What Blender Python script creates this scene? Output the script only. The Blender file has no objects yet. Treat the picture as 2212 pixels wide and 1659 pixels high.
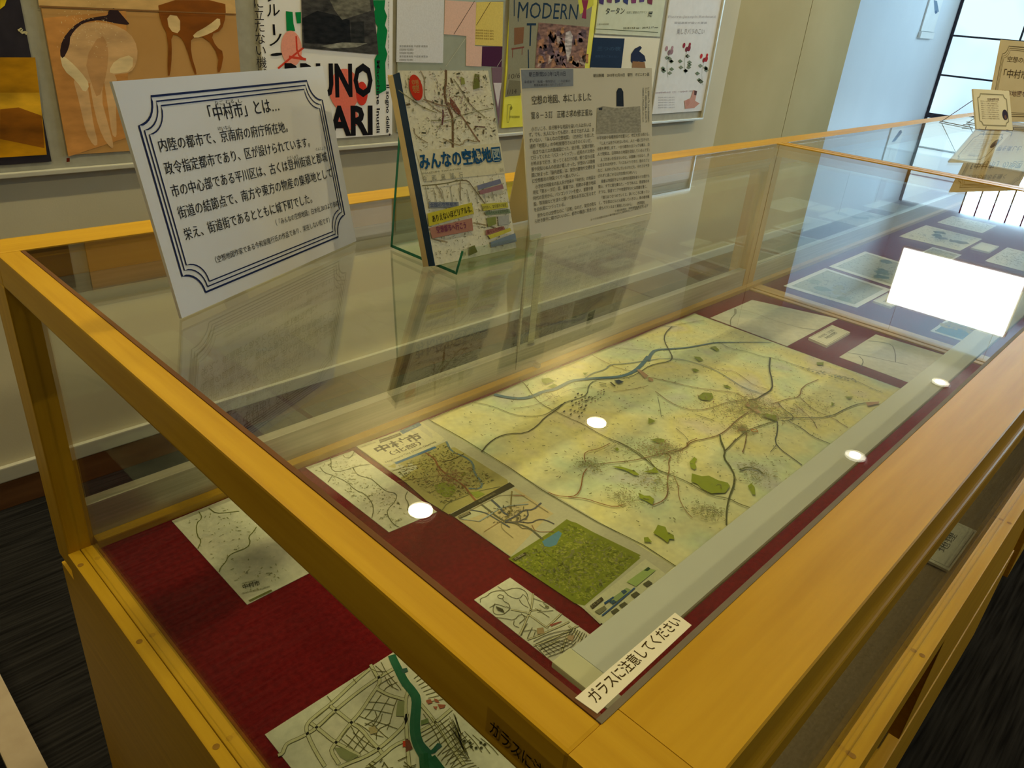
import bpy, bmesh, math, random
from mathutils import Vector, Matrix

# ------------------------------------------------------------------ surveyed camera (metres; z = 0 is the top of the showcase)
SC = 1.3
FPX = 1623.4176
RM = None
_R = [[0.69703893, -0.71275838, 0.07818069], [-0.27701427, -0.36825237, -0.88749833], [0.66136209, 0.59696372, -0.45413049]]
CAM = Vector((-0.20072, -0.112068, 0.274498))
FLOOR = -0.95
CEIL = 1.40
WALL_Y = 1.80
SHELF = -0.395

scn = bpy.context.scene
COL = scn.collection
cd = bpy.data.cameras.new('camera')
cam = bpy.data.objects.new('camera', cd)
COL.objects.link(cam)
cd.sensor_fit = 'HORIZONTAL'; cd.sensor_width = 36.0
cd.lens = FPX / 2212 * 36.0
cd.clip_start = 0.01; cd.clip_end = 60
rows = [Vector(_R[0]), Vector(_R[1]), Vector(_R[2])]           # image right, image down, forward
m3 = Matrix((rows[0], -rows[1], -rows[2])).transposed()
cam.matrix_world = Matrix.Translation(CAM) @ m3.to_4x4()
scn.camera = cam

scn.view_settings.view_transform = 'Standard'
scn.view_settings.look = 'None'
scn.view_settings.gamma = 1.0
scn.view_settings.use_curve_mapping = False
scn.view_settings.exposure = -0.3
scn.cycles.transparent_max_bounces = 32
scn.cycles.max_bounces = 8
scn.cycles.caustics_reflective = False
scn.cycles.caustics_refractive = False

w = bpy.data.worlds.new('world'); scn.world = w; w.use_nodes = True
w.node_tree.nodes['Background'].inputs[0].default_value = (0.55, 0.72, 1.0, 1)
w.node_tree.nodes['Background'].inputs[1].default_value = 0.6

WARM = (1.0, 0.83, 0.40)
LAMP_W = 3.3          # each downlight
WIN_E = 1.2          # frosted window
PANEL_E = 9.0

def light_area(name, loc, rot, sx, sy, power, color):
    l = bpy.data.lights.new(name, 'AREA'); l.shape = 'RECTANGLE'; l.size = sx; l.size_y = sy
    l.energy = power; l.color = color
    o = bpy.data.objects.new(name, l); COL.objects.link(o); o.location = loc; o.rotation_euler = rot
    return o

# ------------------------------------------------------------------ survey helpers: picture point -> point on a known real plane
def ray(p):
    a = (p[0] - 1106.0) / FPX; b = (p[1] - 829.5) / FPX
    return rows[0] * a + rows[1] * b + rows[2]

class Plane:
    """A real flat surface: a point, its normal (towards the viewer) and its up direction."""
    def __init__(s, o, n, up):
        s.o = Vector(o); s.n = Vector(n).normalized(); s.up = Vector(up).normalized(); s.rt = s.up.cross(s.n)
    def px(s, p):
        d = ray(p); t = (s.o - CAM).dot(s.n) / d.dot(s.n)
        return CAM + d * t
    def uv(s, u, v):
        return s.o + s.rt * u + s.up * v

shelf = Plane((0, 0, SHELF + 0.0025), (0, 0, 1), (0, 1, 0))
def S(x, y):
    v = shelf.px((x, y)); return (v.x, v.y)

# ------------------------------------------------------------------ materials
MATS = {}
def lin(c):
    return tuple(((x / 255.0) / 12.92 if x / 255.0 <= 0.04045 else ((x / 255.0 + 0.055) / 1.055) ** 2.4) for x in c)
def nodes(name):
    m = bpy.data.materials.new(name); m.use_nodes = True
    nt = m.node_tree; nt.nodes.clear()
    out = nt.nodes.new('ShaderNodeOutputMaterial')
    return m, nt, out
def principled(nt, out, **k):
    b = nt.nodes.new('ShaderNodeBsdfPrincipled')
    for kk, v in k.items():
        b.inputs[kk.replace('_', ' ')].default_value = v
    nt.links.new(b.outputs[0], out.inputs[0]); return b
def noise_mat(name, c1, c2, scale=(30, 30, 30), rough=0.6, detail=6, bump=0.0, spec=0.3, coat=0.0, lo=0.35, hi=0.65, metal=0.0, bscale=None, coord='Object'):
    if name in MATS: return MATS[name]
    m, nt, out = nodes(name)
    b = principled(nt, out, Roughness=rough, Metallic=metal)
    b.inputs['Specular IOR Level'].default_value = spec
    b.inputs['Coat Weight'].default_value = coat
    b.inputs['Coat Roughness'].default_value = 0.25
    tc = nt.nodes.new('ShaderNodeTexCoord'); mp = nt.nodes.new('ShaderNodeMapping')
    mp.inputs['Scale'].default_value = scale
    nt.links.new(tc.outputs[coord], mp.inputs[0])
    n = nt.nodes.new('ShaderNodeTexNoise'); n.inputs['Detail'].default_value = detail; n.inputs['Scale'].default_value = 1.0
    nt.links.new(mp.outputs[0], n.inputs['Vector'])
    r = nt.nodes.new('ShaderNodeValToRGB')
    r.color_ramp.elements[0].position = lo; r.color_ramp.elements[1].position = hi
    r.color_ramp.elements[0].color = (*c1, 1); r.color_ramp.elements[1].color = (*c2, 1)
    nt.links.new(n.outputs['Fac'], r.inputs[0]); nt.links.new(r.outputs[0], b.inputs['Base Color'])
    if bump:
        bp = nt.nodes.new('ShaderNodeBump'); bp.inputs['Strength'].default_value = bump; bp.inputs['Distance'].default_value = 0.002
        if bscale:
            mp2 = nt.nodes.new('ShaderNodeMapping'); mp2.inputs['Scale'].default_value = bscale
            nt.links.new(tc.outputs[coord], mp2.inputs[0])
            n2 = nt.nodes.new('ShaderNodeTexNoise'); n2.inputs['Scale'].default_value = 1; n2.inputs['Detail'].default_value = 3
            nt.links.new(mp2.outputs[0], n2.inputs['Vector']); nt.links.new(n2.outputs['Fac'], bp.inputs['Height'])
        else:
            nt.links.new(n.outputs['Fac'], bp.inputs['Height'])
        nt.links.new(bp.outputs[0], b.inputs['Normal'])
    MATS[name] = m; return m

def wood(axis, name):
    sc = {'x': (5, 90, 90), 'y': (90, 5, 90), 'z': (90, 90, 5)}[axis]
    return noise_mat(name, (0.50, 0.275, 0.010), (0.62, 0.365, 0.022), scale=sc, rough=0.42, bump=0.12, spec=0.35, coat=0.12, lo=0.3, hi=0.72)
WX, WY, WZ = wood('x', 'wood_along'), wood('y', 'wood_across'), wood('z', 'wood_upright')
WD = noise_mat('wood_dark', (0.33, 0.15, 0.016), (0.40, 0.20, 0.025), scale=(8, 60, 60), rough=0.5, bump=0.1)
RED = noise_mat('red_cloth', (0.135, 0.005, 0.007), (0.205, 0.010, 0.012), scale=(160, 160, 160), rough=0.95, bump=0.5, spec=0.1, bscale=(900, 900, 900))
FELT = noise_mat('brown_felt', (0.30, 0.22, 0.13), (0.38, 0.29, 0.18), scale=(220, 220, 220), rough=0.95, bump=0.4, spec=0.05)
ALU = noise_mat('aluminium_channel', (0.42, 0.40, 0.33), (0.55, 0.52, 0.44), scale=(4, 60, 200), rough=0.35, metal=0.35, spec=0.5)
HOUSING = noise_mat('lamp_housing_paint', (0.56, 0.59, 0.60), (0.60, 0.63, 0.64), scale=(6, 6, 6), rough=0.6, spec=0.25)
SEAL = noise_mat('seal_rubber', (0.16, 0.13, 0.09), (0.20, 0.165, 0.115), scale=(40, 40, 40), rough=0.6)
SEAL_MIRROR = noise_mat('seal_red_reflection', (0.13, 0.055, 0.022), (0.18, 0.08, 0.03), scale=(20, 6, 20), rough=0.5)  # red mirrored beside the rail, painted into the seal colour
CARPET = noise_mat('carpet', (0.008, 0.008, 0.009), (0.034, 0.033, 0.035), scale=(7, 160, 10), rough=1.0, bump=0.6, spec=0.0, lo=0.3, hi=0.8, detail=8)
WALLM = noise_mat('wall_plaster', (0.60, 0.555, 0.41), (0.66, 0.61, 0.46), scale=(3, 3, 3), rough=0.85, bump=0.08, spec=0.1, bscale=(260, 260, 260))
WALL_DIM = noise_mat('wall_dimmed_tan', (0.46, 0.385, 0.20), (0.52, 0.44, 0.24), scale=(2, 2, 2), rough=0.85, bump=0.08, spec=0.1, bscale=(260, 260, 260))  # weaker light right of the noticeboard, painted in as darker tan
WALLB = noise_mat('wall_paint_white', (0.70, 0.72, 0.74), (0.76, 0.78, 0.80), scale=(1.2, 1.2, 0.6), rough=0.8, spec=0.15)
CEILM = noise_mat('ceiling_paint', (0.52, 0.49, 0.40), (0.58, 0.55, 0.46), scale=(4, 4, 4), rough=0.9)
BOARD = noise_mat('board_grey', (0.36, 0.35, 0.29), (0.40, 0.39, 0.33), scale=(50, 50, 50), rough=0.7)
BOARDF = noise_mat('board_frame', (0.62, 0.62, 0.56), (0.70, 0.70, 0.64), scale=(3, 30, 30), rough=0.4, metal=0.3)
SKIRT = noise_mat('baseboard_wood', (0.10, 0.045, 0.02), (0.15, 0.07, 0.03), scale=(6, 50, 50), rough=0.5)
DARKM = noise_mat('dark_metal', (0.035, 0.03, 0.04), (0.06, 0.05, 0.065), scale=(30, 30, 30), rough=0.4, metal=0.5)
WHITE = noise_mat('paper_white', (0.80, 0.79, 0.76), (0.84, 0.83, 0.80), scale=(9, 9, 9), rough=0.75, spec=0.2)
BRIGHT = noise_mat('paper_bright', (0.80, 0.80, 0.86), (0.84, 0.84, 0.90), scale=(9, 9, 9), rough=0.8, spec=0.15)
SIGNM = noise_mat('sign_card_paper', (0.80, 0.80, 0.86), (0.83, 0.83, 0.89), scale=(9, 9, 9), rough=0.8, spec=0.15)
CREAM = noise_mat('paper_cream', (0.80, 0.76, 0.62), (0.83, 0.79, 0.66), scale=(9, 9, 9), rough=0.75)
TANC = noise_mat('paper_tan', (0.72, 0.60, 0.36), (0.76, 0.64, 0.40), scale=(9, 9, 9), rough=0.75)
NEWS = noise_mat('news_paper', (0.80, 0.77, 0.68), (0.84, 0.81, 0.72), scale=(5, 5, 5), rough=0.85)
NAVY = noise_mat('book_spine_navy', (0.008, 0.03, 0.075), (0.012, 0.04, 0.09), scale=(40, 40, 40), rough=0.35)
SPINE = noise_mat('book_spine_cream', (0.66, 0.50, 0.24), (0.72, 0.56, 0.28), scale=(40, 40, 40), rough=0.5)
WIRE = noise_mat('wire_metal', (0.35, 0.33, 0.30), (0.45, 0.43, 0.40), scale=(60, 60, 60), rough=0.3, metal=0.8)
BRASS = noise_mat('lock_metal', (0.30, 0.22, 0.10), (0.42, 0.32, 0.16), scale=(60, 60, 60), rough=0.3, metal=0.8)
PLUG = noise_mat('screw_plug_wood', (0.28, 0.14, 0.02), (0.34, 0.18, 0.03), scale=(60, 60, 60), rough=0.6)
WD2 = noise_mat('dark_wood_panelling', (0.10, 0.07, 0.04), (0.14, 0.10, 0.06), scale=(20, 20, 2), rough=0.6)
BEIGE = noise_mat('bench_laminate', (0.42, 0.34, 0.26), (0.48, 0.40, 0.31), scale=(20, 20, 20), rough=0.6)

def map_paper(name, stops, scale=7.0, spec=0.15):
    """Printed sheet with soft washes of several inks."""
    m, nt, out = nodes(name)
    b = principled(nt, out, Roughness=0.8); b.inputs['Specular IOR Level'].default_value = spec
    tc = nt.nodes.new('ShaderNodeTexCoord')
    n = nt.nodes.new('ShaderNodeTexNoise'); n.inputs['Scale'].default_value = scale; n.inputs['Detail'].default_value = 2.5; n.inputs['Roughness'].default_value = 0.5
    nt.links.new(tc.outputs['Object'], n.inputs['Vector'])
    r = nt.nodes.new('ShaderNodeValToRGB'); cr = r.color_ramp
    while len(cr.elements) < len(stops): cr.elements.new(0.5)
    for e, (p, c) in zip(cr.elements, stops): e.position = p; e.color = (*c, 1)
    nt.links.new(n.outputs['Fac'], r.inputs[0])
    n2 = nt.nodes.new('ShaderNodeTexNoise'); n2.inputs['Scale'].default_value = scale * 14; n2.inputs['Detail'].default_value = 4
    nt.links.new(tc.outputs['Object'], n2.inputs['Vector'])
    mx = nt.nodes.new('ShaderNodeMixRGB'); mx.blend_type = 'MULTIPLY'; mx.inputs[0].default_value = 0.35
    nt.links.new(r.outputs[0], mx.inputs[1]); nt.links.new(n2.outputs['Fac'], mx.inputs[2])
    g = nt.nodes.new('ShaderNodeMixRGB'); g.blend_type = 'MULTIPLY'; g.inputs[0].default_value = 1; g.inputs[2].default_value = (1.2, 1.2, 1.2, 1)
    nt.links.new(mx.outputs[0], g.inputs[1]); nt.links.new(g.outputs[0], b.inputs['Base Color'])
    MATS[name] = m; return m
MAPP = map_paper('map_sheet_print', [(0.30, (0.62, 0.60, 0.62)), (0.42, (0.70, 0.78, 0.52)), (0.50, (0.82, 0.80, 0.48)), (0.58, (0.84, 0.78, 0.36)), (0.66, (0.80, 0.72, 0.50)), (0.75, (0.68, 0.66, 0.64))], 6.0)
DRAWN = map_paper('drawn_map_paper', [(0.35, (0.66, 0.68, 0.56)), (0.5, (0.72, 0.72, 0.58)), (0.65, (0.70, 0.67, 0.56))], 9.0)
GREYMAP = map_paper('grey_map_paper', [(0.35, (0.50, 0.54, 0.52)), (0.48, (0.66, 0.66, 0.60)), (0.62, (0.72, 0.69, 0.60))], 5.0)
GREENMAP = map_paper('green_relief_print', [(0.30, (0.26, 0.32, 0.06)), (0.5, (0.42, 0.52, 0.08)), (0.7, (0.55, 0.62, 0.16))], 55.0)

# flat printing ink: one colour per face, stored with the print itself
m, nt, out = nodes('printing_ink'); b = principled(nt, out, Roughness=0.75); b.inputs['Specular IOR Level'].default_value = 0.15
a = nt.nodes.new('ShaderNodeAttribute'); a.attribute_name = 'ink'
nz = nt.nodes.new('ShaderNodeTexNoise'); nz.inputs['Scale'].default_value = 220; tcx = nt.nodes.new('ShaderNodeTexCoord'); nt.links.new(tcx.outputs['Object'], nz.inputs['Vector'])
mr = nt.nodes.new('ShaderNodeMapRange'); mr.inputs[3].default_value = 0.88; mr.inputs[4].default_value = 1.12; nt.links.new(nz.outputs['Fac'], mr.inputs[0])
mxx = nt.nodes.new('ShaderNodeMixRGB'); mxx.blend_type = 'MULTIPLY'; mxx.inputs[0].default_value = 1
nt.links.new(a.outputs['Color'], mxx.inputs[1]); nt.links.new(mr.outputs[0], mxx.inputs[2]); nt.links.new(mxx.outputs[0], b.inputs['Base Color'])
INK = m

def painted_ink(name, scale, dark):
    """Ink for painterly print areas: the face colour broken up by brushy noise."""
    m, nt, out = nodes(name); b = principled(nt, out, Roughness=0.7); b.inputs['Specular IOR Level'].default_value = 0.2
    a = nt.nodes.new('ShaderNodeAttribute'); a.attribute_name = 'ink'
    nz = nt.nodes.new('ShaderNodeTexNoise'); nz.inputs['Scale'].default_value = scale; nz.inputs['Detail'].default_value = 6
    tcx = nt.nodes.new('ShaderNodeTexCoord'); mp = nt.nodes.new('ShaderNodeMapping'); mp.inputs['Scale'].default_value = (1, 1, 2.5)
    nt.links.new(tcx.outputs['Object'], mp.inputs[0]); nt.links.new(mp.outputs[0], nz.inputs['Vector'])
    mr = nt.nodes.new('ShaderNodeMapRange'); mr.inputs[1].default_value = 0.3; mr.inputs[2].default_value = 0.7; mr.inputs[3].default_value = dark; mr.inputs[4].default_value = 1.25; nt.links.new(nz.outputs['Fac'], mr.inputs[0])
    mx = nt.nodes.new('ShaderNodeMixRGB'); mx.blend_type = 'MULTIPLY'; mx.inputs[0].default_value = 1
    nt.links.new(a.outputs['Color'], mx.inputs[1]); nt.links.new(mr.outputs[0], mx.inputs[2]); nt.links.new(mx.outputs[0], b.inputs['Base Color'])
    return m
PAINT = painted_ink('painted_print', 9, 0.45)
PHOTO = painted_ink('photo_print', 40, 0.3)
PHOTOM = painted_ink('photo_print_small', 160, 0.75)

def glass_mat(name, tint, ior=1.5, rough=0.0, absorb=0.0):
    m, nt, out = nodes(name)
    geo = nt.nodes.new('ShaderNodeNewGeometry')
    mi = nt.nodes.new('ShaderNodeMix'); mi.data_type = 'FLOAT'
    mi.inputs[2].default_value = ior; mi.inputs[3].default_value = 1.0 / ior
    nt.links.new(geo.outputs['Backfacing'], mi.inputs[0])
    fr = nt.nodes.new('ShaderNodeFresnel'); nt.links.new(mi.outputs[0], fr.inputs['IOR'])
    tr = nt.nodes.new('ShaderNodeBsdfTransparent'); tr.inputs[0].default_value = (*tint, 1)
    gl = nt.nodes.new('ShaderNodeBsdfGlossy'); gl.inputs['Roughness'].default_value = rough; gl.inputs['Color'].default_value = (1, 1, 1, 1)
    ms = nt.nodes.new('ShaderNodeMixShader')
    nt.links.new(fr.outputs[0], ms.inputs[0]); nt.links.new(tr.outputs[0], ms.inputs[1]); nt.links.new(gl.outputs[0], ms.inputs[2])
    nt.links.new(ms.outputs[0], out.inputs[0]); return m
GLASS = glass_mat('clear_glass', (0.97, 0.985, 0.965))
ACRYL = glass_mat('clear_acrylic', (0.90, 0.97, 0.92), 1.49)
ACRYE = noise_mat('acrylic_green_edge', (0.01, 0.16, 0.085), (0.02, 0.24, 0.13), scale=(30, 30, 30), rough=0.15, spec=0.6)

def emit(name, color, strength, detail=None):
    m, nt, out = nodes(name)
    e = nt.nodes.new('ShaderNodeEmission'); e.inputs[0].default_value = (*color, 1); e.inputs[1].default_value = strength
    nt.links.new(e.outputs[0], out.inputs[0])
    return m
LAMPE = emit('downlight_glow', (1.0, 0.90, 0.62), 40.0)
PANELM = emit('light_panel_glow', (0.93, 0.97, 1.0), PANEL_E)
m, nt, out = nodes('frosted_window_glow')
e = nt.nodes.new('ShaderNodeEmission'); tc = nt.nodes.new('ShaderNodeTexCoord')
n = nt.nodes.new('ShaderNodeTexNoise'); n.inputs['Scale'].default_value = 1.6; nt.links.new(tc.outputs['Object'], n.inputs['Vector'])
r = nt.nodes.new('ShaderNodeValToRGB'); r.color_ramp.elements[0].position = 0.35; r.color_ramp.elements[1].position = 0.65
r.color_ramp.elements[0].color = (0.62, 0.92, 1.25, 1); r.color_ramp.elements[1].color = (0.88, 1.20, 1.28, 1)
nt.links.new(n.outputs['Fac'], r.inputs[0]); nt.links.new(r.outputs[0], e.inputs[0]); e.inputs[1].default_value = WIN_E
nt.links.new(e.outputs[0], out.inputs[0]); WINM = m
CLEARW = emit('daylit_pane_glow', (0.50, 0.80, 1.0), 22.0)

# ------------------------------------------------------------------ mesh helpers
def link(name, me, mat, parent=None, loc=(0, 0, 0)):
    o = bpy.data.objects.new(name, me); COL.objects.link(o)
    if mat is not None and not me.materials: me.materials.append(mat)
    o.location = loc
    if parent is not None: o.parent = parent
    return o
def tag(o, label, cat, group=None):
    o['label'] = label; o['category'] = cat
    if group: o['group'] = group
    return o
def empty(name, loc, label, cat, group=None, rz=0.0):
    o = bpy.data.objects.new(name, None); COL.objects.link(o); o.location = loc; o.rotation_euler[2] = rz
    o.empty_display_size = 0.05
    return tag(o, label, cat, group)
def box_mesh(name, x0, x1, y0, y1, z0, z1, bev=0.0, org=(0, 0, 0), seg=2):
    bm = bmesh.new()
    bmesh.ops.create_cube(bm, size=1)
    for v in bm.verts:
        v.co = Vector(((x0 + x1) / 2 + v.co.x * (x1 - x0), (y0 + y1) / 2 + v.co.y * (y1 - y0), (z0 + z1) / 2 + v.co.z * (z1 - z0))) - Vector(org)
    if bev:
        bmesh.ops.bevel(bm, geom=list(bm.edges), offset=bev, segments=seg, profile=0.7, affect='EDGES')
    me = bpy.data.meshes.new(name); bm.to_mesh(me); bm.free()
    if bev:
        for p in me.polygons: p.use_smooth = False
    return me
def boxp(name, parent, mat, x0, x1, y0, y1, z0, z1, bev=0.0015):
    """A box given in world coordinates, as a part of a thing standing at parent.location (unrotated)."""
    org = parent.location if parent is not None else Vector((0, 0, 0))
    return link(name, box_mesh(name, x0, x1, y0, y1, z0, z1, bev, org), mat, parent)
def struct(name, mat, x0, x1, y0, y1, z0, z1, bev=0.0):
    c = Vector(((x0 + x1) / 2, (y0 + y1) / 2, (z0 + z1) / 2))
    o = link(name, box_mesh(name, x0, x1, y0, y1, z0, z1, bev, c), mat, None, c); o['kind'] = 'structure'; return o
def slab(name, corners, n, thick, mat, parent=None, org=None):
    """A sheet from corner points, thickened away from its face (along -n)."""
    org = Vector(org if org is not None else (0, 0, 0)); n = Vector(n).normalized()
    top = [Vector(c) - org for c in corners]; bot = [c - n * thick for c in top]
    k = len(top)
    faces = [list(range(k)), list(range(2 * k - 1, k - 1, -1))] + [[i, i + k, (i + 1) % k + k, (i + 1) % k] for i in range(k)]
    me = bpy.data.meshes.new(name); me.from_pydata(top + bot, [], faces)
    bm = bmesh.new(); bm.from_mesh(me); bmesh.ops.recalc_face_normals(bm, faces=bm.faces); bm.to_mesh(me); bm.free()
    return link(name, me, mat, parent)
def tube(name, pts, r, mat, parent=None, org=(0, 0, 0), cyc=False):
    c = bpy.data.curves.new(name, 'CURVE'); c.dimensions = '3D'; c.bevel_depth = r; c.bevel_resolution = 3
    s = c.splines.new('POLY'); s.points.add(len(pts) - 1)
    for p, q in zip(s.points, pts): p.co = (*(Vector(q) - Vector(org)), 1)
    s.use_cyclic_u = cyc
    o = bpy.data.objects.new(name, c); me = bpy.data.meshes.new_from_object(o); bpy.data.objects.remove(o)
    for p in me.polygons: p.use_smooth = True
    return link(name, me, mat, parent)

# ------------------------------------------------------------------ print on paper
FCACHE = {}
def glyph_mesh(body, bold=0.0, res=2):
    k = (body, bold)
    if k in FCACHE: return FCACHE[k]
    c = bpy.data.curves.new('t', 'FONT'); c.body = body; c.resolution_u = res; c.offset = bold
    o = bpy.data.objects.new('t', c)
    me = bpy.data.meshes.new_from_object(o)
    vs = [(v.co.x, v.co.y) for v in me.vertices]; fs = [tuple(p.vertices) for p in me.polygons]
    bpy.data.meshes.remove(me); bpy.data.objects.remove(o); bpy.data.curves.remove(c)
    if vs:
        x0 = min(v[0] for v in vs); x1 = max(v[0] for v in vs)
    else: x0, x1 = 0, 1
    FCACHE[k] = (vs, fs, x0, x1); return FCACHE[k]

class Ink:
    EPS = 2.2e-5
    def __init__(s, plane, lift=1.5e-4, disp=None):
        s.pl = plane; s.v = []; s.f = []; s.c = []; s.k = 0; s.lift = lift; s.disp = disp
    def P(s, p):
        return s.pl.px(p) if not isinstance(p, Vector) else p
    def _z(s):
        s.k += 1; return s.lift + s.EPS * s.k
    def add(s, pts3, faces, col, z):
        b = len(s.v)
        for q in pts3:
            q = q + s.pl.n * z
            if s.disp: q = q + s.pl.n * s.disp(q)
            s.v.append(q)
        for f in faces: s.f.append(tuple(i + b for i in f)); s.c.append(col)
    def poly(s, pts, col, keep=False, sm=0):
        z = s.lift + s.EPS * s.k if keep else s._z()
        P = [s.P(p) for p in pts]
        for _ in range(sm):
            P = [q for a, b in zip(P, P[1:] + P[:1]) for q in (a.lerp(b, 0.25), a.lerp(b, 0.75))]
        s.add(P, [tuple(range(len(P)))], lin(col), z)
    def line(s, pts, wd, col, smooth=1, cyc=False, keep=False, w1=None):
        P = [s.P(p) for p in pts]
        if cyc: P = P + [P[0]]
        for _ in range(smooth):
            if len(P) < 3: break
            Q = [P[0]]
            for a, b in zip(P, P[1:]):
                Q += [a.lerp(b, 0.25), a.lerp(b, 0.75)]
            Q.append(P[-1]); P = Q
        L = []; n = s.pl.n; N = len(P)
        for i, p in enumerate(P):
            t = (P[min(i + 1, N - 1)] - P[max(i - 1, 0)])
            if t.length < 1e-9: t = Vector((1, 0, 0))
            sd = n.cross(t).normalized() * ((wd if w1 is None else wd + (w1 - wd) * i / (N - 1)) / 2); L += [p + sd, p - sd]
        z = s.lift + s.EPS * s.k if keep else s._z()
        s.add(L, [(2 * i, 2 * i + 1, 2 * i + 3, 2 * i + 2) for i in range(N - 1)], lin(col), z)
    def disc(s, c, r, col, n=20, sy=1.0, keep=False):
        c = s.P(c); z = s.lift + s.EPS * s.k if keep else s._z()
        P = [c + s.pl.rt * (r * math.cos(2 * math.pi * i / n)) + s.pl.up * (r * sy * math.sin(2 * math.pi * i / n)) for i in range(n)]
        s.add(P, [tuple(range(n))], lin(col), z)
    def text(s, body, p0, p1, h, col, bold=0.0, up=None, keep=False):
        """body from p0 (left end of the baseline) to p1 (right end); h = letter height in metres."""
        vs, fs, x0, x1 = glyph_mesh(body, bold)
        if not fs: return
        a = s.P(p0); b = s.P(p1); d = (b - a) / max(x1 - x0, 1e-6)
        u = (Vector(up) if up is not None else s.pl.n.cross(d)).normalized() * (h / 0.90)
        z = s.lift + s.EPS * s.k if keep else s._z()
        s.add([a + d * (x - x0) + u * y for x, y in vs], fs, lin(col), z)
    def specks(s, c, spread, n, size, cols, seed=0, sx=1.0):
        rnd = random.Random(seed); c = s.P(c); z = s._z()
        for _ in range(n):
            q = c + s.pl.rt * rnd.gauss(0, spread * sx) + s.pl.up * rnd.gauss(0, spread)
            a = rnd.uniform(0, math.pi); l = size * rnd.uniform(0.5, 1.6); ww = size * rnd.uniform(0.12, 0.4)
            t = s.pl.rt * math.cos(a) + s.pl.up * math.sin(a); e = s.pl.n.cross(t)
            s.add([q - t * l - e * ww, q + t * l - e * ww, q + t * l * .9 + e * ww, q - t * l + e * ww], [(0, 1, 2, 3)], lin(rnd.choice(cols)), z)
    def scatter(s, quad, n, size, cols, seed=0):
        rnd = random.Random(seed); Q = [s.P(p) for p in quad]; z = s._z()
        for _ in range(n):
            a, b = rnd.random(), rnd.random()
            q = Q[0].lerp(Q[1], a).lerp(Q[3].lerp(Q[2], a), b)
            g = rnd.uniform(0, math.pi); l = size * rnd.uniform(0.4, 1.7); ww = size * rnd.uniform(0.15, 0.6)
            t = s.pl.rt * math.cos(g) + s.pl.up * math.sin(g); e = s.pl.n.cross(t)
            s.add([q - t * l - e * ww, q + t * l - e * ww, q + t * l * .8 + e * ww, q - t * l * .9 + e * ww], [(0, 1, 2, 3)], lin(rnd.choice(cols)), z)
    def build(s, name, parent, mat=None):
        if not s.f: return None
        o3 = parent.matrix_basis.inverted() if parent is not None else Matrix()
        me = bpy.data.meshes.new(name); me.from_pydata([o3 @ v for v in s.v], [], s.f)
        at = me.color_attributes.new('ink', 'FLOAT_COLOR', 'CORNER')
        buf = []
        for p, c in zip(me.polygons, s.c): buf += [c[0], c[1], c[2], 1.0] * len(p.vertices)
        at.data.foreach_set('color', buf)
        o = link(name, me, mat or INK, parent); return o

def crop(x0, y0, k):
    return lambda pts: [(x0 + a / k, y0 + b / k) for a, b in pts]
A = crop(900, 640, 4.424); B = crop(1400, 650, 3.95); Cc = crop(1100, 950, 3.95); D = crop(640, 900, 3.95)
E_ = crop(560, 1400, 3.95); F = crop(1000, 1230, 4.608); K1 = crop(0, 0, 2.5721); K2 = crop(780, 0, 2.5721)
K5 = crop(820, 130, 6.1444); K6 = crop(820, 380, 6.1444); K3 = crop(1500, 0, 3.1067)

# ================================================================== THE ROOM
floor = struct('floor', CARPET, -3.0, 7.4, -3.2, 2.4, FLOOR - 0.05, FLOOR)
ceiling = struct('ceiling', CEILM, -3.0, 4.75, -3.2, 2.4, CEIL, CEIL + 0.05)
HICEIL = 1.85
struct('ceiling_high', WALLB, 4.75, 7.6, -3.2, 2.4, HICEIL, HICEIL + 0.05)
struct('trim_2', WALLB, 4.70, 4.75, -3.2, 2.4, CEIL + 0.05, HICEIL)
struct('wall_front', WD2, -3.0, 7.4, -3.3, -3.2, FLOOR, CEIL)
struct('wall_left', WD2, -3.1, -3.0, -3.3, 2.4, FLOOR, CEIL)
XR = 5.28 * 0 + 4.54                 # end of the back wall; beyond it the wall steps back
wb = bpy.data.objects.new('wall_back', None); COL.objects.link(wb); wb['kind'] = 'structure'; wb.location = (0, WALL_Y, 0)
CRX = 3.94
boxp('wall_panel', wb, WALLM, -3.0, 3.22, WALL_Y, WALL_Y + 0.3, FLOOR, CEIL, 0.0)
boxp('wall_panel', wb, WALL_DIM, 3.22, CRX - 0.003, WALL_Y, WALL_Y + 0.3, FLOOR, CEIL, 0.0)
boxp('wall_panel', wb, WALL_DIM, CRX + 0.003, XR, WALL_Y, WALL_Y + 0.3, FLOOR, CEIL, 0.0)
boxp('panel_joint', wb, SKIRT, CRX - 0.003, CRX + 0.003, WALL_Y + 0.006, WALL_Y + 0.05, FLOOR, CEIL, 0.0)
struct('wall_recess', WALLB, XR - 0.2, 7.45, 2.1, 2.2, FLOOR, 1.85)
bb = struct('baseboard_back', SKIRT, -3.0, XR, WALL_Y - 0.012, WALL_Y, FLOOR, FLOOR + 0.075, 0.002)
t1 = struct('trim_1', BOARDF, -3.0, XR, WALL_Y - 0.014, WALL_Y, FLOOR + 0.075, FLOOR + 0.115, 0.003)
lc = empty('added_white_cabinet', (5.9, 1.98, FLOOR), 'added low white cabinet keeping the foot of the recessed wall pale', 'cabinet')  # added pale front so the recess foot stays bright blue through the glass
boxp('added_body', lc, WALLB, 4.56, 7.28, 1.87, 2.098, FLOOR + 0.002, -0.40, 0.002)
boxp('added_top', lc, WALLB, 4.56, 7.29, 1.85, 2.098, -0.40, -0.37, 0.003)
for i in range(4):
    boxp('added_door', lc, WALLB, 4.58 + i * 0.675, 4.58 + i * 0.675 + 0.665, 1.855, 1.869, FLOOR + 0.06, -0.41, 0.002)
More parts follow.
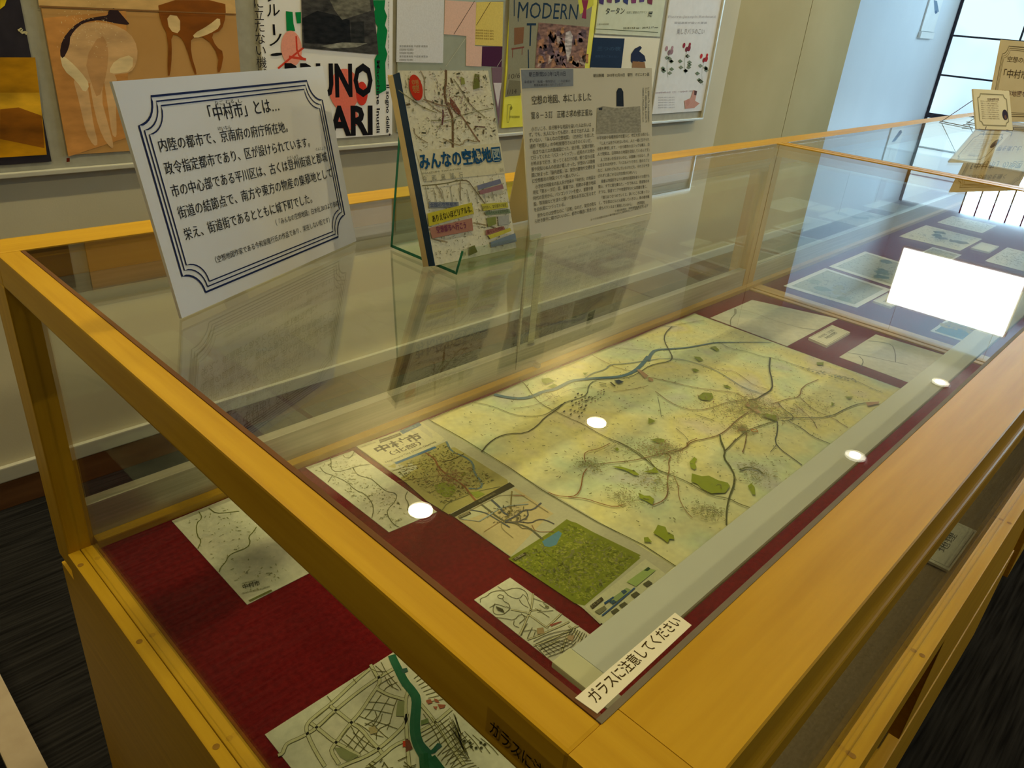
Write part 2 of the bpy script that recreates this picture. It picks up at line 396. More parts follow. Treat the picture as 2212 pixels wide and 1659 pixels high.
# ---- window wall
XW = 7.306
struct('wall_right', WALLB, XW + 0.05, XW + 0.25, -3.2, 2.4, FLOOR, -0.62)
struct('wall_right_above', WALLB, XW + 0.05, XW + 0.25, -3.2, 2.4, 1.08, 1.85)
wn = bpy.data.objects.new('window_1', None); COL.objects.link(wn); wn['kind'] = 'structure'; wn.location = (XW, 1.0, 0)
zs = [-0.66, -0.335, -0.01, 0.295, 0.60, 0.84, 1.08]
ys = [2.1, 1.58, 1.06, 0.54, 0.02, -0.50, -1.02, -1.54, -2.06, -2.58, -3.2]
for i in range(len(ys) - 1):
    for j in range(len(zs) - 1):
        if i >= 1 and j >= 4: continue
        boxp('window_pane', wn, WINM, XW + 0.012, XW + 0.02, ys[i + 1] + 0.006, ys[i] - 0.006, zs[j] + 0.006, zs[j + 1] - 0.006, 0.0)
for i, y in enumerate(ys):
    wd = 0.024 if i == 0 else 0.007
    boxp('window_muntin', wn, DARKM, XW, XW + 0.03, y - wd, y + (0 if i == 0 else wd), zs[0], zs[-1] if i == 0 else 0.6, 0.001)
for z in zs[:5]:
    wd = 0.02 if z == -0.335 else 0.007
    boxp('window_muntin', wn, DARKM, XW - 0.002, XW + 0.028, ys[-1], ys[0], z - wd, z + wd, 0.001)
# upper strip of narrow upright clear panes
ns = 40; sw = (1.58 + 3.2) / ns
for i in range(ns):
    boxp('upper_pane', wn, CLEARW, XW + 0.012, XW + 0.02, 1.58 - (i + 1) * sw + 0.006, 1.58 - i * sw - 0.006, 0.615, 1.07, 0.0)
    boxp('upper_bar', wn, DARKM, XW, XW + 0.03, 1.58 - i * sw - 0.006, 1.58 - i * sw + 0.006, 0.607, 1.08, 0.0)
# white notice on the recessed wall
rec = Plane((0, 2.1 - 0.012, 0), (0, -1, 0), (0, 0, 1))
q = [rec.px(p) for p in ((1985, 82), (2013, 82), (2040, -60), (2010, -60))]
nx0, nx1, nz0, nz1 = q[0].x, q[1].x, q[0].z, q[3].z
nt_ = empty('wall_notice', ((nx0 + nx1) / 2, 2.1, nz0), 'tall white notice hung on the blue-lit recessed wall beside the window', 'notice')
boxp('notice_sheet', nt_, WHITE, nx0, nx1, 2.088, 2.1, nz0 + 0.05, nz1, 0.001)
boxp('notice_holder', nt_, WHITE, nx0 - 0.006, nx1 + 0.006, 2.078, 2.1, nz0, nz0 + 0.045, 0.002)
ik = Ink(rec, 0.0005)
ik.poly([(2019, 28), (2028, 25), (2024, 2), (2017, 0)], (120, 140, 160)); ik.poly([(2020, 30), (2025, 28), (2023, 22), (2019, 24)], (90, 110, 135))
ik.build('notice_print', nt_)

# ---- light fittings on the ceiling
def ceil_pt(px):
    d = ray(px); t = (-CEIL - CAM.z) / d.z; p = CAM + d * t; return p.x, p.y
spots = [ceil_pt((1287, 914)), ceil_pt((910, 1106)), ceil_pt((1848, 988)), ceil_pt((2030, 828))]
y_a = (spots[0][1] + spots[1][1]) / 2; y_b = (spots[2][1] + spots[3][1]) / 2
xa = [spots[1][0] + i * (spots[0][0] - spots[1][0]) for i in (-2, -1, 0, 1)]
xb = [spots[2][0] + i * (spots[3][0] - spots[2][0]) for i in (-3, -2, 0, 1)]
def ring_mesh(name, r0, r1, z0, z1, n=28):
    bm = bmesh.new(); prof = [(r1, z0), (r1, z0 - 0.004), (r0, z0 - 0.004), (r0 * 0.96, z1)]
    vs = [[bm.verts.new((r * math.cos(2 * math.pi * i / n), r * math.sin(2 * math.pi * i / n), z)) for r, z in prof] for i in range(n)]
    for i in range(n):
        for j in range(len(prof) - 1):
            bm.faces.new((vs[i][j], vs[i][j + 1], vs[(i + 1) % n][j + 1], vs[(i + 1) % n][j]))
    bmesh.ops.recalc_face_normals(bm, faces=bm.faces)
    me = bpy.data.meshes.new(name); bm.to_mesh(me); bm.free(); return me
RING = None
def disc_mesh(name, r, z, n=28):
    me = bpy.data.meshes.new(name)
    me.from_pydata([(r * math.cos(2 * math.pi * i / n), r * math.sin(2 * math.pi * i / n), z) for i in range(n)], [], [tuple(range(n))[::-1]]); return me
REFL = noise_mat('reflector_cup', (0.75, 0.72, 0.62), (0.8, 0.77, 0.68), scale=(5, 5, 5), rough=0.35, metal=0.2)
trim_me = ring_mesh('downlight_trim', 0.046, 0.052, 0.0, -0.012); trim_me.materials.append(REFL)
bulb_me = disc_mesh('downlight_lens', 0.045, -0.006); bulb_me.materials.append(LAMPE)
GLOWR = emit('reflector_glow', (1.0, 0.93, 0.74), 5.0)
core_me = disc_mesh('downlight_lens', 0.024, -0.0075); core_me.materials.append(LAMPE)
cup_me = disc_mesh('downlight_reflector', 0.045, -0.0065); cup_me.materials.append(GLOWR)
def downlight(x, y, lab, en, cup=False):
    d = empty('ceiling_downlight', (x, y, CEIL - 0.001), lab, 'downlight', 'ceiling downlights over the gallery')
    link('downlight_trim', trim_me, None, d); link('downlight_lens', core_me if cup else bulb_me, None, d, (0.014, 0.006, 0) if cup else (0, 0, 0))
    if cup: link('downlight_reflector', cup_me, None, d)
    l = bpy.data.lights.new('lamp', 'AREA'); l.shape = 'DISK'; l.size = 0.09; l.energy = en; l.color = WARM; l.spread = math.radians(170)
    lo = bpy.data.objects.new('lamp', l); COL.objects.link(lo); lo.location = (0, 0, -0.014); lo.parent = d; lo.visible_glossy = False
for i, x in enumerate(xa): downlight(x, y_a, 'round warm ceiling downlight near the poster wall, ' + ('fourth from the window wall', 'third from the window wall', 'mirrored over the narrow map sheet', 'mirrored over the big city map')[i], LAMP_W * 1.9)
for i, x in enumerate(xb): downlight(x, y_b, 'round warm ceiling downlight over the showcase, ' + ('farthest from the window', 'second farthest from the window', 'mirrored on the lamp housing beside the big map', 'mirrored on the lamp housing near the crossbar')[i], LAMP_W * 2.1, True)
for i, x in enumerate((1.4, 2.9, 4.4)): downlight(x, -1.2, 'added unseen fill downlight over the aisle, ' + ('farthest from the window', 'middle of its row', 'nearest the window')[i], LAMP_W * 5.0)  # unseen row, added and made strong to fill the upright signs
# hanging light panel (seen mirrored in the showcase glass)
XP = 4.5
pp = []
for p in ((1951, 535), (1918, 652), (2176, 723), (2212, 600.5)):
    d = ray(p); t = (XP - CAM.x) / d.x; v = CAM + d * t; pp.append((v.y, -v.z))
py0, py1, pz0, pz1 = 0.53, 1.163, 0.829, 1.155
pn = empty('hanging_light_panel', (XP, (py0 + py1) / 2, pz0), 'bright white rectangular light panel hung from the ceiling over the second showcase bay', 'light panel')
boxp('panel_body', pn, BOARDF, XP + 0.004, XP + 0.05, py0 - 0.01, py1 + 0.01, pz0 - 0.01, pz1 + 0.01, 0.003)
boxp('panel_diffuser', pn, PANELM, XP - 0.002, XP + 0.004, py0, py1, pz0, pz1, 0.0)
boxp('hanger_wire', pn, ALU, XP + 0.025, XP + 0.027, py0 + 0.05, py0 + 0.052, pz1, CEIL, 0.0)
boxp('hanger_wire', pn, ALU, XP + 0.025, XP + 0.027, py1 - 0.052, py1 - 0.05, pz1, CEIL, 0.0)

# ================================================================== SHOWCASE
D_ = 0.78; XL = -0.022; XE = 3.95; XM0, XM1 = 1.705, 1.765
YB_ = 0.83; YF = -0.049
sc = empty('glass_showcase', (0, 0, FLOOR), 'long yellow-stained wooden display case with glass top and red cloth shelf', 'showcase')
# top frame
boxp('top_rail', sc, WY, XL, 0, YF + 0.049, D_, -0.036, 0, 0.002)
boxp('top_rail', sc, WX, XL, XE, D_, YB_, -0.036, 0, 0.002)
CJ = 0.0115
def cove_rail(xa_, xb_, mat):
    pr_ = [(0.0, 0.0), (-0.0480, 0.0), (-0.0490, -0.001), (-0.0492, -0.010), (-0.0495, -0.016), (-0.0500, -0.019), (-0.0508, -0.0215), (-0.0519, -0.0232), (-0.0530, -0.0242), (-0.0536, -0.0255), (-0.0536, -0.040), (-0.0500, -0.044), (0.0, -0.044)]
    bm = bmesh.new(); vs = [[bm.verts.new(Vector((x, y, z)) - sc.location) for y, z in pr_] for x in (xa_, xb_)]
    n = len(pr_)
    for j in range(n): bm.faces.new((vs[0][j], vs[0][(j + 1) % n], vs[1][(j + 1) % n], vs[1][j]))
    bm.faces.new(vs[0]); bm.faces.new(vs[1][::-1]); bmesh.ops.recalc_face_normals(bm, faces=bm.faces)
    me = bpy.data.meshes.new('top_rail'); bm.to_mesh(me); bm.free(); return link('top_rail', me, mat, sc)
cove_rail(CJ + 0.0004, XE, WX); cove_rail(XL, CJ, WY)
boxp('top_rail', sc, WY, XE, XE + 0.05, YF, YB_, -0.036, 0, 0.002)
boxp('top_crossbar', sc, WY, 1.716, 1.738, 0, D_, -0.03, 0.0005, 0.001)
boxp('top_crossbar', sc, WY, 1.742, 1.764, 0, D_, -0.03, 0.0005, 0.001)
# posts
boxp('corner_post', sc, WZ, XL, 0.010, D_, YB_, SHELF - 0.03, -0.036, 0.002)
boxp('corner_post', sc, WZ, XL, 0.010, YF, -0.012, SHELF - 0.03, -0.036, 0.002)
boxp('middle_post', sc, WZ, XM0, XM1, D_, YB_, SHELF - 0.03, -0.036, 0.002)
boxp('middle_post', sc, WZ, XM0 + 0.01, XM1 - 0.01, -0.045, -0.012, SHELF - 0.03, -0.036, 0.002)
boxp('corner_post', sc, WZ, XE + 0.018, XE + 0.05, D_, YB_, SHELF - 0.03, -0.036, 0.002)
boxp('corner_post', sc, WZ, XE + 0.018, XE + 0.05, YF, -0.012, SHELF - 0.03, -0.036, 0.002)
# lower frame: each rail is an outer and an inner strip with the glass groove between them
zt = SHELF
boxp('lower_rail', sc, WY, XL - 0.001, -0.0085, YF + 0.037, D_, zt - 0.045, zt, 0.0015)
boxp('glass_bead', sc, WY, -0.0075, 0.0085, YF + 0.037, D_, zt - 0.045, zt, 0.0015)
boxp('lower_rail', sc, WX, 0.010, XE, -0.051, -0.0365, zt - 0.045, zt, 0.0015)
boxp('glass_bead', sc, WX, 0.010, XE, -0.0355, -0.020, zt - 0.045, zt, 0.0015)
boxp('lower_rail', sc, WX, 0.010, XE, 0.766, YB_, zt - 0.045, zt + 0.012, 0.002)
boxp('sliding_track', sc, ALU, 0.010, XM0, 0.781, 0.80, zt + 0.012, -0.335, 0.001)
boxp('sliding_track', sc, ALU, XM1, XE, 0.781, 0.80, zt + 0.012, -0.335, 0.001)
boxp('sliding_track', sc, ALU, 0.010, XM0, 0.781, 0.80, -0.058, -0.036, 0.001)
boxp('sliding_track', sc, ALU, XM1, XE, 0.781, 0.80, -0.058, -0.036, 0.001)
boxp('lower_crossbar', sc, WY, 1.722, 1.738, -0.02, 0.766, zt - 0.03, zt + 0.004, 0.001)
boxp('lower_crossbar', sc, WY, 1.745, 1.79, -0.02, 0.766, zt - 0.03, zt + 0.004, 0.001)
boxp('lower_rail', sc, WY, XE, XE + 0.05, -0.02, 0.766, zt - 0.045, zt, 0.001)
# shelf boards, cloth
boxp('shelf_board', sc, WD, 0.0085, XE, -0.020, 0.766, zt - 0.03, zt - 0.006, 0.0)
boxp('felt_board', sc, FELT, 0.0086, 1.72, -0.0198, 0.088, zt - 0.006, zt - 0.001, 0.0)
boxp('felt_board', sc, FELT, 1.79, XE, -0.0198, 0.088, zt - 0.006, zt - 0.001, 0.0)
boxp('red_cloth', sc, RED, 0.0086, 1.721, 0.085, 0.7658, zt - 0.006, zt + 0.0012, 0.0008)
boxp('red_cloth', sc, RED, 1.791, XE, 0.085, 0.7658, zt - 0.006, zt + 0.0012, 0.0008)
# glass
boxp('top_glass', sc, GLASS, 0.0, 1.716, 0.0, D_, -0.0055, -0.0008, 0.0)
boxp('top_glass', sc, GLASS, 1.764, XE, 0.0, D_, -0.0055, -0.0008, 0.0)
boxp('side_glass', sc, GLASS, -0.0085 + 0.0002, -0.0075 + 0.002, -0.012, D_, zt - 0.004, -0.036, 0.0)
boxp('front_glass', sc, GLASS, 0.010, XM0 + 0.01, -0.0385, -0.0355, zt + 0.0002, -0.0445, 0.0)
boxp('front_glass', sc, GLASS, XM1 - 0.01, XE + 0.018, -0.0385, -0.0355, zt + 0.0002, -0.0445, 0.0)
boxp('sliding_glass', sc, GLASS, 0.012, 0.86, 0.7835, 0.7870, -0.335, -0.058, 0.0)
boxp('sliding_glass', sc, GLASS, 0.80, XM0, 0.7905, 0.7940, -0.335, -0.058, 0.0)
boxp('sliding_glass', sc, GLASS, XM1, 2.65, 0.7835, 0.7870, -0.335, -0.058, 0.0)
boxp('sliding_glass', sc, GLASS, 2.60, XE, 0.7905, 0.7940, -0.335, -0.058, 0.0)
pe = boxp('pane_edge_strip', sc, ALU, 0.834, 0.852, 0.7885, 0.7900, -0.375, -0.058, 0.0)
boxp('pane_edge_strip', sc, ALU, 0.795, 0.80, 0.7795, 0.783, -0.375, -0.058, 0.0)
boxp('glass_lock', sc, BRASS, 0.846, 0.856, 0.768, 0.781, -0.383, -0.374, 0.002)
# rubber seals round the top glass; left strips carry a painted red reflection
for (a0, a1) in ((0.0, 1.716), (1.764, XE)):
    boxp('glass_seal', sc, SEAL, a0, a1, -0.0002, 0.0030, -0.0008, 0.0003, 0.0)
    boxp('glass_seal', sc, SEAL_MIRROR, a0, a0 + 0.0038, 0.0030, D_ - 0.003, -0.0008, 0.0003, 0.0)
# screw plugs on the lower rails
pm = disc_mesh('screw_plug', 0.0035, 0.0, 12); pm.materials.append(PLUG); pm.flip_normals()
for px_ in ((174, 1221), (301, 1386), (467, 1613)):
    v = Plane((0, 0, zt), (0, 0, 1), (0, 1, 0)).px(px_); link('screw_plug', pm, None, sc, (v.x, v.y, zt + 0.0003 - FLOOR))
for px_ in ((2152, 1118), (2180, 1130), (1962, 1402), (1992, 1416), (1818, 1615), (1842, 1633), (2140, 1118)):
    v = Plane((0, 0, zt), (0, 0, 1), (0, 1, 0)).px(px_)
    if -0.05 < v.y < -0.022: link('screw_plug', pm, None, sc, (v.x, v.y, zt + 0.0003 - FLOOR))
# base cabinet
zb = zt - 0.045
boxp('base_side', sc, WY, XL, 0.006, -0.030, YB_, FLOOR + 0.002, zb, 0.001)
boxp('base_back', sc, WX, 0.006, XE + 0.05, 0.80, YB_, FLOOR + 0.002, zb, 0.0)
boxp('base_side', sc, WY, XE + 0.02, XE + 0.05, -0.030, 0.80, FLOOR + 0.002, zb, 0.001)
boxp('base_shelf', sc, WD, 0.006, XE + 0.02, -0.012, 0.80, -0.72, -0.70, 0.0)
boxp('base_divider', sc, WD, 0.80, 0.82, -0.012, 0.80, -0.70, zb, 0.0)
boxp('base_back_panel', sc, WD, 0.006, 0.80, 0.04, 0.06, -0.70, zb, 0.0)
for x0, x1 in ((0.79, 1.44), (1.80, 2.45), (2.55, 3.2)):
    boxp('cupboard_door', sc, WX, x0, x1, -0.050, -0.022, -0.655, zb - 0.006, 0.002)
for x0, x1 in ((0.05, 1.51), (1.80, 3.3)):
    boxp('lower_panel', sc, WX, x0, x1, -0.050, -0.022, -0.93, -0.685, 0.002)
boxp('toe_board', sc, WD, 0.006, XE, -0.022, -0.012, FLOOR + 0.002, zb, 0.0)
# lamp housing under the glass along the front edge
def lamp_housing(x0, x1, lab):
    o = empty('lamp_housing', (x0, 0.0, -0.05), lab, 'lamp housing', 'lamp housings under the front edge of the glass')
    bm = bmesh.new(); prof = []
    prof = [(0.0640, -0.0515), (0.0632, -0.0505), (0.0356, -0.0505), (0.0348, -0.0515), (0.0348, -0.0535), (0.0640, -0.0535)]
    st = [x0 + 0.016, x1]
    vs = [[bm.verts.new(Vector((x, y, z)) - o.location) for y, z in prof] for x in st]
    n = len(prof)
    for j in range(n): bm.faces.new((vs[0][j], vs[0][(j + 1) % n], vs[1][(j + 1) % n], vs[1][j]))
    bm.faces.new(vs[0]); bm.faces.new(vs[1][::-1]); bmesh.ops.recalc_face_normals(bm, faces=bm.faces)
    me = bpy.data.meshes.new('housing_body'); bm.to_mesh(me); bm.free(); link('housing_body', me, HOUSING, o)
    boxp('end_cap', o, noise_mat('end_cap_plastic', (0.60, 0.60, 0.44), (0.64, 0.64, 0.48), rough=0.5), x0, x0 + 0.0155, 0.0343, 0.0645, -0.0545, -0.0500, 0.001)
    boxp('end_cap', o, MATS['end_cap_plastic'], x1, x1 + 0.012, 0.0343, 0.0645, -0.0545, -0.0500, 0.001)
    boxp('mounting_bracket', o, ALU, x0 + 0.0, x0 + 0.012, -0.003, 0.036, -0.0535, -0.0520, 0.0)
    boxp('mounting_bracket', o, ALU, x1, x1 + 0.01, -0.003, 0.036, -0.0535, -0.0520, 0.0)
lamp_housing(0.048, 1.68, 'long grey lamp housing under the front edge of the glass, nearer bay')
lamp_housing(1.80, 3.90, 'long grey lamp housing under the front edge of the glass, farther bay')

# low plinth on the floor at the lower left
bn = empty('low_plinth', (-0.117, 0.95, FLOOR), 'low beige floor plinth standing left of the showcase', 'plinth')
boxp('plinth_body', bn, BEIGE, -0.136, -0.098, 0.62, 1.30, FLOOR + 0.001, -0.875, 0.004)
boxp('plinth_top', bn, BEIGE, -0.140, -0.094, 0.60, 1.31, -0.875, -0.86, 0.003)

# warning labels
top = Plane((0, 0, 0.0004), (0, 0, 1), (0, 1, 0))
wl = empty('warning_label', (0.04, 0.008, 0), 'white strip label with black handwritten Japanese warning stuck on the glass corner', 'label')
wc = [(0.0015, 0.0045), (0.0815, 0.0052), (0.0815, 0.0168), (0.0018, 0.0168)]
cpx = [(1290, 1542), (1494, 1351), (1458, 1324), (1242, 1508)]
wcw = [top.px(p) for p in cpx]
slab('label_strip', [v + Vector((0, 0, 0.0002)) for v in wcw], (0, 0, 1), 0.0003, CREAM, wl, wl.location)
ik = Ink(top, 0.0003)
ik.text('ガラスに注意してください', (1287, 1519), (1474, 1345), 0.0068, (70, 55, 20), 0.004); ik.build('label_lettering', wl)
side = Plane((XL - 0.0004, 0, 0), (-1, 0, 0), (0, 0, 1))
sl = empty('side_label', (XL, 0.1, -0.02), 'clear tape label with black Japanese warning on the outer side of the left top rail', 'label')
p0 = side.px((1059, 1571)); p1 = side.px((1178, 1664)); d = (p1 - p0) / 5.0 * 12
p0 = Vector((XL - 0.0004, p0.y, -0.0265)); d = Vector((0, d.y, 0))
slab('tape', [p0 + Vector((0, 0.003, -0.003)), p0 + d + Vector((0, -0.003, -0.003)), p0 + d + Vector((0, -0.003, 0.0135)), p0 + Vector((0, 0.003, 0.0135))], (-1, 0, 0), 0.0003, glass_mat('clear_tape', (0.97, 0.96, 0.92), 1.2), sl, sl.location)
ik = Ink(side, 0.0004); ik.text('ガラスに注意してください', p0, p0 + d, 0.0095, (28, 16, 4), 0.006, up=(0, 0, 1)); ik.build('label_lettering', sl)

# ================================================================== SHEETS ON THE SHELF
def sheet(name, corners, mat, label, cat='sheet', group=None, th=0.0008, z=SHELF + 0.0013):
    cs = [Vector((x, y, z + th)) for x, y in corners]
    c = sum(cs, Vector()) / len(cs); c.z = z
    o = empty(name, c, label, cat, group)
    slab('paper', cs, (0, 0, 1), th, mat, o, c)
    return o
GPAP = 'maps and papers laid on the red cloth'
OL = (96, 92, 40)
# 1 far left sheet
o = sheet('printed_sheet', [(0.100, 0.5535), (0.243, 0.5535), (0.245, 0.7635), (0.102, 0.7620)], DRAWN, 'small pale contour map sheet with two Japanese words, at the left end of the cloth', 'map', GPAP)
ik = Ink(shelf)
G = crop(0, 1014, 2.5721)
for l in ([(1160, 215), (1200, 245), (1260, 240), (1330, 232)], [(1105, 235), (1125, 270), (1090, 300), (1095, 370), (1120, 395), (1100, 440)],
          [(1425, 320), (1405, 350), (1380, 375), (1392, 405), (1375, 435), (1305, 460), (1270, 480), (1255, 515), (1225, 545), (1218, 570)]):
    ik.line(G(l), 0.0014, (120, 124, 60))
ik.text('中村市', *G([(1352, 665), (1447, 640)]), 0.009, (70, 70, 40), 0.01)
ik.line(G([(1385, 732), (1510, 672)]), 0.0035, (110, 115, 60)); ik.text('空想の地図', *G([(1345, 640), (1420, 620)]), 0.003, (110, 115, 70))
ik.text('中村市都市計画図', *G([(1345, 695), (1500, 655)]), 0.003, (110, 115, 70))
ik.scatter([(385, 1130), (500, 1090), (640, 1230), (540, 1290)], 110, 0.0015, [(172, 172, 130), (160, 162, 120)], 3)
ik.build('map_printing', o)
# 2 narrow map sheet left of the big map
o = sheet('printed_sheet', [S(840, 1149), S(944, 1105), S(762, 973), S(660, 1009)], DRAWN, 'narrow pale road map sheet touching the left side of the big city map', 'map', GPAP)
ik = Ink(shelf)
for l in ([(200, 430), (240, 480), (310, 500), (430, 555), (500, 625), (590, 660), (650, 740), (660, 800), (645, 865)],
          [(310, 500), (270, 560)], [(290, 395), (310, 470), (400, 465), (520, 420), (640, 405)], [(400, 330), (420, 355), (470, 345), (495, 300)], [(290, 345), (300, 400), (290, 430)],
          [(640, 530), (720, 600), (770, 640), (860, 655), (850, 720), (775, 795), (780, 850), (830, 920), (880, 945)], [(950, 640), (925, 690), (960, 740), (950, 800)],
          [(480, 430), (520, 500), (600, 520), (640, 530)]):
    ik.line(D(l), 0.0012, (112, 112, 72))
ik.scatter([(675, 1010), (765, 980), (885, 1110), (845, 1140)], 240, 0.0015, [(170, 168, 128), (156, 156, 116), (176, 172, 134)], 4)
ik.build('map_printing', o)
# 3 hand drawn town map (front left)
hm = [S(572, 1586), None, None, None]
hx0, hy1 = S(572, 1586)
o = sheet('drawn_town_map', [(hx0 - 0.002, 0.03), (0.268, 0.03), (0.268, hy1), (hx0, hy1)], DRAWN, 'large hand-drawn town map with a green river, under the left top rail', 'map', GPAP)
ik = Ink(shelf)
ink_c = (98, 94, 44)
dbl = [
 [(940, 180), (800, 300), (620, 470), (500, 560), (410, 640), (400, 700), (430, 780), (480, 880), (560, 1010)],
 [(1140, 180), (1020, 250), (860, 360), (650, 530), (480, 690), (360, 760), (240, 810), (215, 850), (200, 900), (160, 915)],
 [(1020, 240), (1030, 300), (960, 400), (870, 540), (780, 640), (690, 760), (630, 840), (610, 880), (680, 990)],
 [(600, 490), (680, 550), (790, 640), (870, 690), (950, 790), (1020, 860), (1050, 900)],
 [(440, 640), (520, 700), (640, 800), (760, 860), (860, 920)],
 [(1260, 560), (1245, 650), (1170, 730), (1020, 860), (900, 930), (740, 990), (680, 1020)],
 [(1280, 340), (1250, 430), (1245, 520), (1255, 640), (1260, 760), (1270, 900), (1280, 1020)],
 [(1010, 350), (1100, 400), (1240, 440)], [(950, 140), (1010, 250)], [(1270, 780), (1150, 830), (1050, 920), (920, 1020)],
 [(1380, 480), (1480, 600), (1600, 780), (1750, 1000)], [(1360, 720), (1500, 640), (1640, 520)],
]
for l in dbl:
    ik.line(E_(l), 0.0041, ink_c, keep=True)
ik.k += 1
for l in dbl:
    ik.line(E_(l), 0.0031, (204, 204, 168), keep=True)
ik.k += 1
rnd = random.Random(5)
def street(l, w0=0.0008, c=(112, 108, 58)): ik.line(E_(l), w0, c, keep=True)
for l in ([(1040, 120), (1080, 200), (1130, 260), (1200, 340), (1210, 360)], [(990, 150), (1060, 210), (1040, 240)], [(1090, 200), (1000, 200), (960, 180)], [(1150, 240), (1040, 300), (1010, 330)],
          [(1180, 290), (1090, 330), (1060, 370)], [(1070, 240), (1110, 320), (1190, 360)], [(1100, 260), (1140, 330)], [(1040, 400), (990, 470), (960, 530), (900, 600)], [(1110, 420), (1060, 500), (1010, 600), (960, 680)],
          [(1180, 430), (1150, 500), (1120, 620), (1090, 700)], [(930, 460), (1050, 465), (1150, 490)], [(890, 520), (990, 530), (1130, 560)], [(850, 580), (930, 610), (1040, 640), (1180, 690)],
          [(830, 640), (900, 680), (960, 730), (1060, 760)], [(990, 540), (1010, 600), (900, 660)], [(1050, 560), (1030, 640), (940, 700)], [(960, 640), (1060, 740), (1100, 770)],
          [(780, 660), (830, 760), (900, 860)], [(760, 680), (700, 760)], [(850, 700), (780, 800), (740, 850)], [(900, 740), (830, 830), (800, 880)], [(940, 790), (880, 870), (850, 900)],
          [(700, 780), (800, 860)], [(740, 740), (850, 830), (930, 890)], [(800, 720), (900, 800), (980, 850)], [(1000, 680), (900, 640)], [(1120, 640), (1000, 700), (1000, 780)],
          [(600, 500), (480, 600)], [(640, 550), (520, 670)], [(580, 410), (620, 460)], [(800, 260), (830, 300)]): street(l)
for i in range(8):
    x = 1400 + i * 70
    street([(x, 560 + i * 30), (x + 90, 700 + i * 20), (x + 150, 830 + i * 12)])
    street([(1380 + i * 35, 760 + i * 40), (1500 + i * 30, 690 + i * 30), (1620 + i * 30, 600 + i * 30)])
    street([(1320 + i * 20, 260 + i * 28), (1400 + i * 24, 200 + i * 34)])
    street([(1560 + i * 22, 900 + i * 30), (1660 + i * 20, 840 + i * 30), (1720 + i * 22, 880 + i * 20)])
ik.line(E_([(1130, 60), (1150, 110), (1190, 190), (1240, 290), (1300, 360), (1345, 430), (1335, 560), (1325, 680), (1345, 800), (1400, 900), (1440, 960), (1460, 1060)]), 0.0085, (44, 106, 78), w1=0.012)
ik.line(E_([(1345, 760), (1420, 860), (1470, 900), (1540, 820)]), 0.005, (44, 100, 80))
ik.line(E_([(1400, 900), (1410, 1030)]), 0.009, (36, 96, 62)); ik.line(E_([(1470, 930), (1560, 1050)]), 0.008, (40, 100, 70))
for p in (E_([(1510, 840), (1540, 810), (1560, 840), (1520, 870)]), E_([(1205, 180), (1260, 170), (1270, 200), (1225, 215)])): ik.poly(p, (60, 100, 92))
ik.poly(E_([(1180, 450), (1240, 455), (1235, 585), (1165, 580)]), (150, 158, 112)); ik.poly(E_([(640, 850), (700, 850), (850, 920), (760, 975), (690, 930)]), (142, 150, 105))
ik.poly(E_([(1225, 795), (1250, 795), (1255, 840), (1225, 845)]), (205, 62, 30)); ik.poly(E_([(1245, 780), (1285, 790), (1310, 860), (1250, 890)]), (120, 70, 52))
for p in ([(1420, 450), (1460, 435), (1480, 470), (1440, 480)], [(1490, 430), (1520, 440), (1540, 470), (1500, 460)], [(1520, 480), (1590, 485), (1580, 510), (1540, 520)], [(1480, 500), (1520, 500), (1510, 530)]): ik.poly(E_(p), (166, 96, 72))
ik.poly(E_([(930, 680), (990, 670), (1010, 720), (950, 740)]), (176, 164, 122)); ik.poly(E_([(1380, 620), (1440, 600), (1450, 640), (1380, 660)]), (120, 140, 88))
for i in range(22): ik.line(E_([(1640 + rnd.uniform(-20, 40), 560 + i * 8), (1700 + i * 4 + rnd.uniform(-10, 20), 720 + i * 12)]), 0.0006, (124, 120, 74), keep=True)
for p in ([(1800, 810)], [(1810, 845)], [(1850, 855)], [(1890, 810)], [(1925, 825)], [(1895, 855)], [(1750, 795)]): ik.disc(E_(p)[0], 0.0016, (64, 66, 40), 8)
for i in range(26):
    a = rnd.uniform(900, 1300); b = rnd.uniform(960, 1060); ik.line(E_([(a, b), (a + rnd.uniform(20, 80), b + rnd.uniform(-40, 60))]), 0.001, ink_c, keep=True)
ik.build('map_drawing', o)

# 4 small hand drawn map
o = sheet('drawn_castle_map', [S(1024, 1295), (S(1024, 1295)[0], 0.20), (S(1102, 1247)[0] + 0.003, 0.20), S(1102, 1247)], DRAWN, 'small hand-drawn black and white castle town map partly hidden by the grey lamp housing', 'map', GPAP)
ik = Ink(shelf)
dbl = [[(700, 240), (680, 400), (640, 480), (600, 580), (560, 660)], [(480, 400), (640, 430)], [(640, 440), (700, 480), (780, 540), (850, 590)], [(660, 410), (780, 400)],
       [(640, 700), (760, 660), (860, 610), (960, 570), (1060, 520)], [(700, 760), (820, 720), (980, 650), (1150, 560)], [(1050, 560), (1120, 620), (1190, 700)], [(980, 830), (1010, 740), (1060, 600)],
       [(840, 570), (920, 500), (980, 440)], [(760, 800), (840, 760), (960, 700)]]
for l in dbl: ik.line(F(l), 0.0026, (96, 90, 48), keep=True)
ik.k += 1
for l in dbl: ik.line(F(l), 0.0017, (204, 200, 164), keep=True)
ik.k += 1
